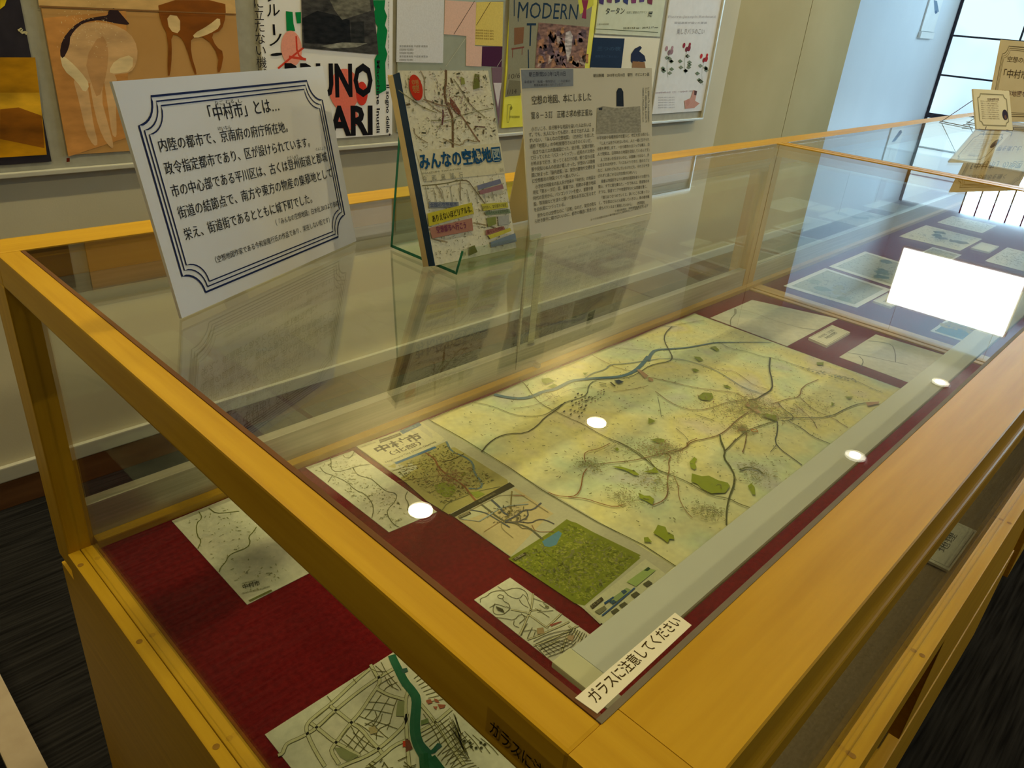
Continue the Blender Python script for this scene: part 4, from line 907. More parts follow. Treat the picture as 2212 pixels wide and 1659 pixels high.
# ================================================================== THINGS STANDING ON THE GLASS
def lean_plane(bx, by, rot, lean, z0=0.0):
    r = math.radians(rot); t = math.radians(lean)
    d = Vector((math.cos(r), math.sin(r), 0)); n = Vector((-math.sin(r), math.cos(r), 0))
    up = Vector((0, 0, 1)) * math.cos(t) + n * math.sin(t)
    return Plane((bx, by, z0), d.cross(up), up), d, n
# ---- big Japanese sign
pl, d, n = lean_plane(0.0518, 0.5152, 23.0, 11.6, 0.0008)
SW, SH = 0.2875, 0.196
sg = empty('standing_sign', pl.uv(SW / 2, 0), 'large white A4 sign about a city in black Japanese text with triple line border', 'sign')
slab('sign_board', [pl.uv(0, 0), pl.uv(SW, 0), pl.uv(SW, SH), pl.uv(0, SH)], pl.n, 0.003, SIGNM, sg, sg.location)
bk = [pl.uv(SW * .4, 0) - pl.n * .0035, pl.uv(SW * .6, 0) - pl.n * .0035, pl.uv(SW * .55, SH * .7) - pl.n * .0035, pl.uv(SW * .45, SH * .7) - pl.n * .0035]
foot = pl.uv(SW * .5, 0) + n * 0.075; foot.z = 0.001
slab('back_strut', [pl.uv(SW * .46, SH * .65) - pl.n * .004, pl.uv(SW * .54, SH * .65) - pl.n * .004, foot + d * .02, foot - d * .02], d.cross(foot - pl.uv(SW * .5, SH * .65)), 0.0015, WHITE, sg, sg.location)
ik = Ink(pl, 0.0003)
NV = (30, 40, 86)
def notched(ins, r, wd, col, ik, pl, W, H, ox, oy):
    x0, x1, y0, y1 = ox + ins, W - ox - ins, oy + ins, H - oy - ins; P = []
    rr = r
    for cx, cy, a0 in ((x0, y0, 0), (x0, y1, -90), (x1, y1, -180), (x1, y0, 90)):
        for i in range(9):
            a = math.radians(a0 + (1 if False else 1) * i * 90 / 8.0); P.append(pl.uv(cx + rr * math.cos(a), cy + rr * math.sin(a)))
    ik.line(P, wd, col, 0, cyc=True)
for ins, wd in ((0.0, 0.0018), (0.0042, 0.0012), (0.008, 0.0012)): notched(ins, 0.021, wd, NV, ik, pl, SW, SH, 0.0135, 0.0135)
TX = (34, 34, 44)
def row(t, a, b, h, bold=0.002, c=TX): ik.text(t, *K1([a, b]), h, c, bold, up=pl.up, keep=True)
row('なご', (1195, 582), (1240, 578), .0035); row('むる', (1255, 576), (1300, 572), .0035); row('し', (1325, 570), (1345, 568), .0035)
row('「中村市」とは…', (1168, 668), (1552, 612), .0135, 0.004)
row('けいなん', (1212, 724), (1285, 714), .0034)
row('内陸の都市で、京南府の府庁所在地。', (890, 840), (1600, 728), .0105)
row('政令指定都市であり、区が設けられています。', (922, 968), (1722, 810), .0105)
row('とうしゅう', (1598, 886), (1656, 874), .0034); row('ぐんじょう', (1755, 838), (1808, 828), .0034)
row('市の中心部である平川区は、古くは登州街道と郡城', (958, 1093), (1820, 892), .0105)
row('街道の結節点で、南方や東方の物産の集積地として', (995, 1213), (1845, 980), .0105)
row('栄え、街道街であるとともに城下町でした。', (1030, 1332), (1735, 1122), .0105)
row('（『みんなの空想地図』白水社,2013より抜粋）', (1535, 1252), (1888, 1138), .0062, 0.0)
row('（空想地図作家である今和泉隆行氏の作品であり、実在しない街です）', (1200, 1460), (1832, 1232), .0062, 0.0)
ik.build('sign_lettering', sg)

# ---- newspaper clipping
pl, d, n = lean_plane(0.509, 0.519, 1.0, 11.1, 0.0008)
SW, SH = 0.281, 0.205
sg = empty('newspaper_clipping', pl.uv(SW / 2, 0), 'newspaper article sheet in Japanese with grey date tab standing on the glass', 'sheet')
slab('clipping_board', [pl.uv(0, 0), pl.uv(SW, 0), pl.uv(SW, SH), pl.uv(0, SH)], pl.n, 0.002, NEWS, sg, sg.location)
foot = pl.uv(SW * .3, 0) + n * 0.07; foot.z = 0.001
slab('back_strut', [pl.uv(SW * .04, SH * .75) - pl.n * .003, pl.uv(SW * .12, SH * .75) - pl.n * .003, foot - d * 0.0, foot - d * .06], d.cross(foot - pl.uv(SW * .1, SH * .75)), 0.0015, TANC, sg, sg.location)
ik = Ink(pl, 0.0003)
ik.poly(K2([(887, 388), (1178, 383), (1178, 478), (893, 492)]), (150, 158, 176))
ik.text('朝日新聞2013年12月10日', *K2([(932, 425), (1135, 420)]), .0055, (60, 64, 84), .01, up=pl.up)
ik.text('朝日新聞　2013年12月10日　朝刊　オピニオン面', *K2([(1290, 428), (1600, 420)]), .0042, (96, 92, 76), .01, up=pl.up)
ik.text('承諾番号　転載・複製禁止　この記事の', *K2([(905, 462), (1160, 455)]), .003, (80, 84, 104), .0, up=pl.up); ik.text('無断転載は禁じられています', *K2([(960, 480), (1120, 474)]), .003, (80, 84, 104), .0, up=pl.up)
DK = (84, 78, 62)
ik.text('空想の地図、本にしました', *K2([(950, 578), (1278, 556)]), .0102, DK, .004, up=pl.up)
ik.text('第８－３訂　正確さ求め修正重ね', *K2([(945, 660), (1285, 640)]), .0086, DK, .003, up=pl.up)
lt = ['　小さいころ、自分勝手な地図を描いた人は多いは', 'ず。でも、大人になっても続け、本まで出す人は、ま', 'ずいない。『みんなの空想地図』（白水社）を出した', '通称「地理人」の今和泉隆行さんはそのくらいだ。', '　始まりはバスの路線図だった。幼少期、父親が連れ', 'て行ってくれた「バス・トリップ」。近所のバス停か', 'ら終点まで行き、戻ってくるだけの旅。移り変わる風', '景や見知らぬ人の会話が嬉しかった。空想のバス路線', '図に始まった「脳内遊覧」は、架空の建物や交通を含', 'む空想都市の地図づくりへ進んでいく。', '　小学校の同級生の友人名が由来の「中村市」の地図は', '現在「第８－３訂」版。著書では、初期の手書き地図', '時代の苦労から、パソコンソフトを使い、道路や施', '設、等高線などを淡々と描いて重ねる手法に至るまで', 'を自伝風につづっている。', '　意外なのは空想なのに「正確」なのだ。架空の街な', 'ら好き勝手に描けばいいのに、都市の構造に見合う小']
for i, t in enumerate(lt):
    k = i / (len(lt) - 1); y0 = 728 + (1240 - 728) * k; y1 = 700 + (1168 - 700) * k; xr = 1292 + 14 * k
    fr_n = min(1.0, len(t) / 23.0)
    ind = 16 if t[0] == '　' else 0
    t2 = t.strip('　'); x0 = 930 + 36 * k + ind; x1 = x0 + (xr - x0) * min(1.0, len(t2) / (24.0 - (1 if ind else 0)))
    yy = y0 + (y1 - y0) * (x1 - x0) / (xr - x0)
    ik.text(t2, *K2([(x0, y0), (x1, yy)]), .0051, DK, .0, up=pl.up, keep=i > 0)
rt = ['中学校跡や各種施設の位置など、修正を加え続ける。', '　「１人では生きられないから、人と一緒に生きられ', 'る街を夢想します。一から都市のロジックを構え、自', '人で現実は、日常眺める地図を目指しているんです」', '　人づきあいを好まないのに、人間嫌いではなく、外', 'に出るのは大好き。「バスもそうですが、街のカフェ', 'など、人がわざわざしているけれども、それでも干渉', 'されずに過ごせる公共空間が心地いい」', '　著書は地図好きよりも都市計画関係者などの間でも', '関心、すでに版を重ねた。一方で本人は、鉄道物の本', 'そうな、鉄道マニアや地理学好きとは距離を置く。', '　「僕らはつきつめていくと、狭いところに寄ってい', 'く。でも僕はどんどん俯瞰していきたい。街の都市構', '成もバランスよく実現したいから」　　西岡臨礼']
for i, t in enumerate(rt):
    k = i / (len(rt) - 1); y0 = 776 + (1165 - 776) * k; y1 = 752 + (1128 - 752) * k
    t2 = t.strip('　'); ind = 16 if t[0] == '　' else 0; x0 = 1310 + 12 * k + ind; xr = 1600; x1 = x0 + (xr - x0) * min(1.0, len(t2) / (24.0 - (1 if ind else 0)))
    ik.text(t2, *K2([(x0, y0), (x1, y0 + (y1 - y0) * (x1 - x0) / (xr - x0))]), .0046, DK, .0, up=pl.up, keep=True)
ik.text('© 朝日新聞社　無断複製転載を禁じます', *K2([(1410, 1178), (1595, 1142)]), .0032, (96, 92, 74), .0, up=pl.up); ik.text('すべての内容は日本の著作権法並びに国際条約により保護されています', *K2([(1275, 1226), (1592, 1150)]), .0030, (104, 100, 84), .0, up=pl.up)
for i, t in enumerate(('「地理人」こと今和泉隆行', 'さん。自作地図「中村市」', 'は第８－３訂に及んでいる')):
    for j, ch in enumerate(t): ik.text(ch, *K2([(1592 - i * 15, 502 + j * 16), (1600 - i * 15, 502 + j * 16)]), .0042, (84, 80, 64), .0, up=pl.up, keep=True)
ik.build('newsprint', sg)
ik = Ink(pl, 0.0003)
ik.poly(K2([(1305, 745), (1310, 600), (1340, 590), (1420, 600), (1550, 590), (1555, 735)]), (172, 168, 152)); ik.poly(K2([(1418, 590), (1418, 510), (1428, 490), (1445, 490), (1456, 510), (1458, 592)]), (30, 30, 32))
ik.poly(K2([(1318, 600), (1340, 596), (1338, 612), (1320, 612)]), (60, 60, 60))
ik.build('news_photo', sg, PHOTOM)

# ---- book on an acrylic stand
pl, d, n = lean_plane(0.3292, 0.4975, -0.55, 19.4, 0.0045)
BW, BH, BT = 0.130, 0.206, 0.020
bk = empty('map_book', pl.uv(BW / 2, 0), 'paperback with a city map cover, blue Japanese title and navy spine, on an acrylic stand', 'book')
slab('front_cover', [pl.uv(0, 0), pl.uv(BW, 0), pl.uv(BW, BH), pl.uv(0, BH)], pl.n, 0.0012, map_paper('book_cover_print', [(0.35, (0.78, 0.78, 0.70)), (0.5, (0.84, 0.82, 0.70)), (0.65, (0.78, 0.76, 0.72))], 22.0, 0.4), bk, bk.location)
slab('pages', [pl.uv(0.002, 0.002) - pl.n * .0013, pl.uv(BW - .002, 0.002) - pl.n * .0013, pl.uv(BW - .002, BH - .002) - pl.n * .0013, pl.uv(0.002, BH - .002) - pl.n * .0013], pl.n, BT - .0026, CREAM, bk, bk.location)
slab('back_cover', [pl.uv(0, 0) - pl.n * (BT - .0012), pl.uv(BW, 0) - pl.n * (BT - .0012), pl.uv(BW, BH) - pl.n * (BT - .0012), pl.uv(0, BH) - pl.n * (BT - .0012)], pl.n, 0.0012, SPINE, bk, bk.location)
# spine faces left; the front part of it is navy, the rear part cream
def spine(name, a, b, mat):
    slab(name, [pl.uv(-0.0006, -0.0) - pl.n * a, pl.uv(-0.0006, -0.0) - pl.n * b, pl.uv(-0.0006, BH - .002) - pl.n * b, pl.uv(-0.0006, BH - .002) - pl.n * a], -pl.rt, 0.0014, mat, bk, bk.location)
spine('spine', -0.0002, 0.0100, NAVY); spine('spine', 0.0100, BT, SPINE)
ik = Ink(pl, 0.0003)
q = K5([(480, 1210), (1600, 1095), (1665, 1500), (550, 1625)])
ik.poly([q[0], q[1], q[2], (932 - 16, 392)], (226, 222, 200))
rc = (164, 150, 124)
for l, c, wd in (([(880, 130), (880, 280), (860, 400), (870, 520), (940, 700), (970, 760), (970, 1160)], (124, 100, 74), .003), ([(905, 560), (1060, 700), (1150, 830), (1300, 1060), (1330, 1080)], (150, 116, 96), .0016), ([(540, 140), (600, 250), (590, 380), (600, 520), (720, 640), (830, 700)], rc, .001),
                 ([(250, 400), (420, 520), (560, 620), (760, 700)], (150, 146, 110), .0009), ([(450, 900), (470, 1000), (640, 1100)], rc, .0009), ([(690, 800), (900, 810), (1060, 740), (1200, 700), (1480, 640)], (150, 150, 120), .001), ([(980, 250), (1100, 420), (1200, 600), (1400, 760)], (150, 146, 116), .001),
                 ([(840, 1040), (960, 1100), (1090, 1140), (1140, 1040), (1280, 1090), (1300, 1060)], rc, .0012), ([(580, 520), (700, 560), (800, 600), (960, 620)], (150, 130, 112), .0014), ([(835, 660), (845, 720), (825, 860)], (110, 70, 76), .002), ([(1260, 880), (1400, 890)], (110, 84, 84), .0015)):
    ik.line(K5(l), wd, c)
ik.poly(K5([(930, 490), (990, 560), (1070, 680), (1075, 750), (1000, 690), (940, 600)]), (134, 84, 70))
ik.poly(K5([(1260, 180), (1320, 190), (1325, 370), (1240, 390), (1240, 300)]), (118, 124, 66)); ik.poly(K5([(1070, 220), (1120, 240), (1130, 320), (1080, 330)]), (150, 156, 90))
ik.specks(K5([(970, 560)])[0], .016, 160, .0012, [(150, 118, 118), (140, 110, 110), (160, 140, 140)], 41)
ik.scatter(K5([(270, 150), (1440, 130), (1580, 1080), (480, 1200)]), 320, .0010, [(158, 154, 128), (150, 142, 122), (140, 142, 116), (168, 160, 138)], 42)
ik.scatter(K5([(300, 180), (1440, 150), (1560, 1080), (480, 1160)]), 60, .0020, [(100, 96, 84), (110, 98, 70), (92, 92, 74)], 45)
ik.scatter(K6([(560, 60), (1650, -60), (1820, 900), (760, 1120)]), 320, .0010, [(158, 154, 128), (150, 142, 122), (140, 142, 116), (168, 160, 138)], 43)
for l, c in (([(1065, 60), (1170, 60), (1230, 150), (1330, 280), (1400, 380)], (124, 110, 84)), ([(1068, 60), (1068, 330)], rc), ([(740, 120), (800, 200), (830, 300)], rc), ([(1240, 620), (1450, 660), (1560, 700)], rc), ([(560, 130), (830, 110), (1100, 50)], (128, 124, 92)), ([(700, 830), (900, 880)], rc)): ik.line(K6(l), .0012, c)
for i in range(9): ik.line(K6([(600 + i * 110, 140 + (i % 3) * 20), (640 + i * 110, 330 + (i % 4) * 20)]), .0007, (130, 126, 104), keep=True)
BL_ = (30, 84, 138)
ik.text('みんなの空想地図', *K5([(535, 1440), (1612, 1322)]), .0165, BL_, .03, up=pl.up)
ik.poly(K5([(1473, 1165), (1588, 1148), (1612, 1330), (1497, 1345)]), BL_); ik.text('図', *K5([(1500, 1325), (1602, 1312)]), .0135, (170, 186, 190), .02, up=pl.up)
ik.text('今　和　泉　隆　行', *K5([(572, 1612), (1108, 1553)]), .0062, (140, 142, 132), .0, up=pl.up)
ik.text('IMAIZUMI TAKAYUKI', *K5([(555, 1520), (1075, 1452)]), .0025, (140, 142, 132), .0, up=pl.up); ik.text('白水社', *K5([(1595, 1478), (1640, 1470)]), .004, (120, 120, 104), .0, up=pl.up)
ik.disc(K5([(476, 366)])[0], .0088, (206, 58, 34), 28, 1.50); ik.text('空想', *K5([(430, 350), (520, 342)]), .007, (190, 150, 90), .01, up=pl.up); ik.text('地図', *K5([(435, 430), (525, 422)]), .007, (190, 150, 90), .01, up=pl.up)
tags = [([(645, 345), (1040, 345), (1045, 415), (650, 428)], (134, 142, 160), '全国の空想都市', (60, 74, 130)), ([(650, 670), (625, 500), (1215, 355), (1245, 500)], (206, 196, 62), None, None), ([(655, 690), (1218, 560), (1235, 725), (690, 830)], (180, 130, 118), None, None),
        ([(1340, 372), (1690, 350), (1700, 420), (1370, 465)], (200, 196, 84), '中村市へ、架空都市の秘密', (84, 84, 60)), ([(1385, 480), (1715, 440), (1730, 495), (1410, 525)], (130, 146, 122), '地理人による空想地図', (72, 90, 76)), ([(1285, 130), (1590, 40), (1610, 100), (1300, 190)], (126, 132, 170), None, None),
        ([(1310, 200), (1620, 110), (1640, 170), (1330, 250)], (160, 120, 136), None, None), ([(1400, 720), (1640, 670), (1660, 720), (1400, 790)], (160, 110, 104), '暮らしの地図', (110, 60, 60)), ([(1430, 790), (1720, 690), (1740, 730), (1460, 840)], (204, 198, 84), None, None), ([(1460, 880), (1790, 760), (1810, 870), (1470, 950)], (124, 142, 168), None, None),
        ([(1560, 540), (1700, 520), (1720, 640), (1570, 660)], (176, 180, 186), None, None), ([(1410, 560), (1530, 540), (1540, 640), (1430, 680)], (138, 148, 84), None, None)]
for q, c, t, tc_ in tags:
    ik.poly(K6(q), c)
    if t: ik.text(t, *K6([(q[0][0] + 20, max(q[0][1], q[3][1]) - 18), (q[1][0] - 15, q[2][1] - 14)]), .0042, tc_, .004, up=pl.up)
ik.text('ありえないほどリアルな、', *K6([(697, 612), (1222, 472)]), .0076, (50, 44, 20), .012, up=pl.up); ik.text('空想都市へ行こう', *K6([(752, 752), (1142, 688)]), .0072, (120, 50, 96), .012, up=pl.up)
ik.poly(K6([(1175, 950), (1250, 920), (1290, 1010), (1180, 1060)]), (116, 124, 70)); ik.text('中村駅', *K6([(1090, 1070), (1140, 1050)]), .004, (110, 120, 60), .01, up=pl.up)
ik.build('cover_printing', bk)
# acrylic stand
st = empty('acrylic_book_stand', (0.39, 0.52, 0.0), 'clear green-edged acrylic stand holding up the map book', 'book stand')
ay = 0.472; ax0, ax1 = 0.337, 0.462
yb_ = 0.585
def acry(name, pts, nn, th, mat=ACRYL): return slab(name, pts, nn, th, mat, st, st.location)
acry('stand_base', [Vector((ax0, ay, .004)), Vector((ax1, ay, .004)), Vector((ax1, yb_, .004)), Vector((ax0, yb_, .004))], (0, 0, 1), .003)
acry('stand_lip', [Vector((ax0, ay - .003, .001)), Vector((ax1, ay - .003, .001)), Vector((ax1, ay - .012, .030)), Vector((ax0, ay - .012, .030))], (0, -1, -.3), .003)
tb = pl.uv(0, BH * .72) - pl.n * (BT + .003)
acry('stand_back', [Vector((ax0, yb_, .004)), Vector((ax1, yb_, .004)), Vector((ax1, tb.y + .004, tb.z)), Vector((ax0, tb.y + .004, tb.z))], (0, 1, .4), .003)
slab('polished_edge', [Vector((ax0 - .0004, ay, .0045)), Vector((ax0 - .0004, yb_, .0045)), Vector((ax0 - .0004, yb_, .001)), Vector((ax0 - .0004, ay, .001))], (-1, 0, 0), .0004, ACRYE, st, st.location)
slab('polished_edge', [Vector((ax0 - .0004, yb_ + .002, .001)), Vector((ax0 - .0004, yb_ - .0015, .002)), Vector((ax0 - .0004, tb.y + .001, tb.z)), Vector((ax0 - .0004, tb.y + .0045, tb.z))], (-1, 0, 0), .0004, ACRYE, st, st.location)
slab('polished_edge', [Vector((ax0 - .0004, ay, .001)), Vector((ax0 - .0004, ay - .0032, .001)), Vector((ax0 - .0004, ay - .0122, .030)), Vector((ax0 - .0004, ay - .009, .030))], (-1, 0, 0), .0004, ACRYE, st, st.location)

# ---- small framed card on a wire easel, far bay
pl, d, n = lean_plane(2.8927, 0.6202, -24.9, 28.3, 0.0)
W_, H_ = 0.1785, 0.1415
cd_ = empty('framed_card', pl.uv(W_ / 2, 0), 'small cream framed card with a round portrait photo on a wire easel', 'card')
slab('card_board', [pl.uv(0, 0.002), pl.uv(W_, 0.002), pl.uv(W_, H_), pl.uv(0, H_)], pl.n, 0.006, CREAM, cd_, cd_.location)
ik = Ink(pl, 0.0004)
notched(0.0, 0.014, 0.004, (150, 146, 126), ik, pl, W_, H_, 0.018, 0.016)
K8 = crop(1900, 0, 7.09)
ik.text('空想地図作家', *K8([(1650, 1538), (1830, 1538)]), .0085, (120, 100, 90), .01, up=pl.up)
for i in range(9): ik.text('地理人として活動し空想地図を描く。' if i % 2 else '都市のしくみを地図で表現する作家。', pl.uv(.03, .098 - i * .0075), pl.uv(.118, .098 - i * .0075), .0045, (150, 136, 120), .0, up=pl.up, keep=i > 0)
ik.disc(pl.uv(.146, .055), .014, (60, 52, 74), 20, 1.35)
ik.disc(pl.uv(.147, .047), .006, (120, 90, 80), 16, 1.3)
ik.build('card_lettering', cd_)
ez = empty('wire_easel', (2.93, 0.70, 0.0), 'thin wire easel holding the small framed card upright', 'easel')
for sx in (0.012, W_ - .03):
    a = pl.uv(sx, H_ * .8) - pl.n * .009; b = pl.uv(sx, 0.0) - pl.n * .009; f1 = b + Vector((0, 0, 0)); f1.z = .002
    back = f1 - pl.n * 0 + n * 0.16; back.z = .002; front = f1 - n * .03; front.z = .002; lip = front + Vector((0, 0, .012))
    tube('easel_wire', [lip, front, f1, a, a + d * .01, back + d * .01, back, f1 + n * .02], .0014, WIRE, ez, ez.location)
tube('easel_brace', [pl.uv(.012, 0) - pl.n * .009 + n * .06 + Vector((0, 0, .01)), pl.uv(W_ - .03, 0) - pl.n * .009 + n * .06 + Vector((0, 0, .01))], .0013, WIRE, ez, ez.location)
# ---- large tan sign behind it, cut by the picture edge
bx = Plane((3.20, 0.60, 0), (-0.93, -0.36, 0), (0, 0, 1)); v = bx.px((2157, 275))
pl, d, n = lean_plane(v.x + 0.03, v.y, -24.0, 14.0, 0.0008)
a = pl.px((2140, 318)); 
pl, d, n = lean_plane(3.275, 0.690, -22.0, 10.0, 0.0008)
TW, TH = 0.42, 0.288
tg = empty('standing_sign', pl.uv(TW / 2, 0), 'large tan sign with double border standing behind the small framed card', 'sign')
slab('sign_board', [pl.uv(0, 0), pl.uv(TW, 0), pl.uv(TW, TH), pl.uv(0, TH)], pl.n, 0.004, TANC, tg, tg.location)
foot = pl.uv(TW * .5, 0) + n * 0.10; foot.z = 0.001
slab('back_strut', [pl.uv(TW * .46, TH * .65) - pl.n * .005, pl.uv(TW * .54, TH * .65) - pl.n * .005, foot + d * .02, foot - d * .02], d.cross(foot - pl.uv(TW * .5, TH * .65)), 0.0015, WHITE, tg, tg.location)
ik = Ink(pl, 0.0004)
for ins, wd in ((0.0, 0.0028), (0.007, 0.0016), (0.013, 0.0016)): notched(ins, 0.028, wd, (112, 96, 62), ik, pl, TW, TH, 0.02, 0.02)
ik.text('空想の都市を描く', pl.uv(.055, .215), pl.uv(.30, .215), .020, (112, 94, 60), .01, up=pl.up)
ik.text('「中村市」の地図', pl.uv(.050, .160), pl.uv(.36, .160), .030, (90, 74, 44), .01, up=pl.up)
ik.text('都市地図を楽しむ', pl.uv(.055, .095), pl.uv(.30, .095), .020, (112, 84, 70), .01, up=pl.up)
ik.build('sign_lettering', tg)

# ================================================================== NOTICEBOARD AND POSTERS
YP = WALL_Y - 0.035
wall = Plane((0, YP, 0), (0, -1, 0), (0, 0, 1))
def Wp(p): return wall.px(p)
bl_ = Wp((0, 386)); brr = Wp((1518, 258)); trr = Wp((1561, 0))
bx0, bx1 = -1.4, (brr.x + trr.x) / 2; bz0 = (bl_.z + brr.z) / 2; bz1 = 0.452
nb = empty('noticeboard', ((bx0 + bx1) / 2, WALL_Y, bz0), 'long grey wall noticeboard in a slim metal frame holding posters', 'noticeboard')
boxp('board_panel', nb, BOARD, bx0, bx1, YP + 0.006, WALL_Y, bz0 + 0.008, bz1, 0.0)
boxp('board_frame', nb, BOARDF, bx0, bx1, YP - 0.008, WALL_Y, bz0, bz0 + 0.010, 0.002)
boxp('board_frame', nb, BOARDF, bx0, bx1, YP - 0.008, WALL_Y, bz1, bz1 + 0.012, 0.002)
boxp('board_frame', nb, BOARDF, bx1 - 0.010, bx1, YP - 0.008, WALL_Y, bz0 + 0.010, bz1, 0.002)
GPO = 'exhibition posters on the noticeboard'
def poster(label, x0, x1, z0, z1, mat):
    o = empty('poster', ((x0 + x1) / 2, YP + 0.003, z0), label, 'poster', GPO)
    boxp('poster_sheet', o, mat, x0, x1, YP + 0.0005, YP + 0.0055, z0, z1, 0.0)
    return o
def X_(px): return Wp(px).x
def Z_(px): return Wp(px).z
zlow = (Z_((112, 347)) + Z_((540, 300))) / 2
# a: black and gold
o = poster('black and gold landscape poster at the left end of the noticeboard', -0.20, X_((110, 340)), Z_((112, 349)), 0.408, noise_mat('poster_black', (0.02, 0.018, 0.03), (0.03, 0.026, 0.04), rough=0.4))
ik = Ink(wall, 0.0004)
ik.poly([Vector((-0.185, YP, Z_((40, 336)))), (101, 334), (76, 124), Vector((-0.185, YP, Z_((40, 128))))], (196, 140, 16))
ik.poly([Vector((-0.185, YP, Z_((40, 215)))), (92, 262), (85, 200), Vector((-0.185, YP, Z_((40, 190))))], (222, 170, 40))
ik.poly([(0, 300), (96, 320), (90, 250), (40, 232), (0, 236)], (150, 92, 20)); ik.poly([(0, 0), (14, 0), (10, 12), (0, 20)], (220, 190, 30))
ik.build('poster_painting', o, PAINT)
ik = Ink(wall, 0.0012); ik.line(K1([(100, 170), (125, 155), (110, 185), (150, 175), (140, 190)]), .004, (200, 190, 150)); ik.build('signature_mark', o)
# b: deer
o = poster('tan poster of two standing deer seen from behind', X_((85, 40)) * 0 + 0.355, X_((520, 160)), zlow, 0.418, noise_mat('poster_tan', (0.50, 0.27, 0.085), (0.56, 0.31, 0.11), scale=(6, 6, 6), rough=0.6))
ik = Ink(wall, 0.0004)
ik.poly(K1([(215, 30), (1310, 75), (1305, 0), (205, -60)]), (206, 168, 112)); ik.poly(K1([(240, 100), (700, 60), (720, 760), (380, 870)]), (196, 138, 76)); 
ik.poly(K1([(500, 120), (620, 130), (720, 180), (765, 260), (760, 350), (725, 405), (645, 412), (560, 440), (500, 470), (415, 440), (360, 385), (328, 310), (350, 220), (420, 150)]), (206, 166, 120), sm=1)
for lg in ([(570, 400), (650, 400), (642, 560), (649, 742), (642, 766), (620, 746), (600, 600)], [(490, 420), (590, 400), (560, 540), (598, 680), (633, 812), (618, 828), (568, 760), (528, 640)], [(400, 420), (480, 440), (500, 560), (520, 700), (547, 802), (520, 812), (478, 740), (438, 560)]): ik.poly(K1(lg), (212, 172, 126), sm=1)
ik.poly(K1([(330, 300), (380, 330), (450, 400), (500, 470), (470, 520), (425, 450), (350, 388)]), (228, 208, 165), sm=1); ik.poly(K1([(640, 330), (740, 300), (735, 392), (640, 412), (600, 400)]), (225, 200, 155), sm=1)
ik.poly(K1([(560, 180), (605, 260), (592, 420), (545, 560), (505, 460), (470, 330)]), (192, 146, 98), sm=1)
ik.poly(K1([(600, 60), (640, 40), (700, 110), (725, 140), (640, 130), (560, 110), (480, 120), (430, 150), (390, 200), (385, 260), (350, 330), (330, 300), (345, 220), (400, 150), (470, 105), (560, 90), (600, 85)]), (52, 36, 38), sm=1)
ik.poly(K1([(875, 0), (1250, 0), (1255, 90), (1230, 170), (1170, 190), (1200, 260), (1245, 290), (1225, 400), (1205, 400), (1215, 310), (1150, 210), (1060, 200), (1060, 300), (1095, 410), (1080, 415), (1030, 250), (1000, 200), (950, 190), (955, 300), (945, 420), (930, 420), (935, 200), (890, 120)]), (134, 76, 18), sm=1)
ik.poly(K1([(1070, 190), (1160, 140), (1220, 90), (1225, 150), (1160, 190), (1080, 215)]), (226, 200, 150), sm=1); ik.poly(K1([(925, 80), (1000, 90), (1000, 190), (940, 170)]), (220, 190, 140), sm=1)
ik.build('poster_painting', o, painted_ink('deer_print', 14, 0.78))
ik = Ink(wall, 0.0016); ik.specks(K1([(450, 170)])[0], .02, 60, .0012, [(230, 214, 170)], 51); ik.specks(K1([(560, 150)])[0], .022, 60, .0012, [(230, 214, 170)], 52); ik.line(K1([(215, 35), (700, 55), (1310, 78)]), .0025, (140, 100, 60)); ik.build('poster_marks', o).__setitem__('kind', 'stuff')
ik = Ink(wall, 0.0016); ik.poly(K1([(368, 878), (386, 876), (386, 898), (368, 900)]), (100, 34, 12)); ik.build('corner_tack', o)
# c: lettering poster
pcx0, pcx1 = X_((562, 60)), X_((848, 150))
o = poster('white poster with heavy black capital lettering, red and green shapes', pcx0, pcx1, Z_((700, 301)), 0.408, BRIGHT)
ik = Ink(wall, 0.0004)
for i, ch in enumerate('に立たない機械'): ik.text(ch, *K1([(1412 + i * 3 if i else 1412, 42 + i * 66), (1462 + i * 4, 42 + i * 66)]), .026, (44, 40, 44), .0, up=wall.up, keep=i > 0)
for i, ch in enumerate('ブルーノ・'):
  if ch == 'ー': ik.line(K1([(1520, 135), (1524, 195)]), .006, (24, 22, 26), 0)
  else: ik.text(ch, *K1([(1478 + i * 6, 8 + (i - 1) * 82 + 82), (1550 + i * 6, 0 + (i - 1) * 82 + 82)]), .030, (24, 22, 26), .006, up=wall.up, keep=i > 0)
ik.poly(K1([(1588, 62), (1625, 66), (1630, 130), (1640, 172), (1592, 172)]), (12, 132, 70)); ik.poly(K1([(1640, 68), (1672, 66), (1672, 128), (1650, 130)]), (12, 132, 70))
ik.disc(K1([(1620, 270)])[0], .030, (236, 160, 146), 30, 1.4); ik.line(K1([(1545, 380), (1640, 300), (1705, 250)]), .005, (214, 70, 50)); ik.line(K1([(1645, 200), (1650, 300), (1690, 330)]), .005, (214, 70, 50)); ik.line(K1([(1605, 315), (1700, 330)]), .006, (214, 70, 50))
ik.disc(K1([(1915, 500)])[0], .050, (234, 120, 104), 30, 1.1); ik.disc(K1([(1935, 660)])[0], .034, (230, 120, 110), 26, 0.9); ik.disc(K1([(2010, 520)])[0], .020, (214, 60, 44), 20, 1.6)
ik.poly(K1([(2065, 0), (2140, 0), (2135, 50), (2150, 90), (2138, 140), (2152, 170), (2140, 260), (2152, 300), (2140, 350), (2145, 500), (2090, 530), (2080, 330), (2100, 290), (2090, 200), (2098, 150), (2065, 90), (2085, 50)]), (8, 126, 66))
BK = (22, 18, 20)
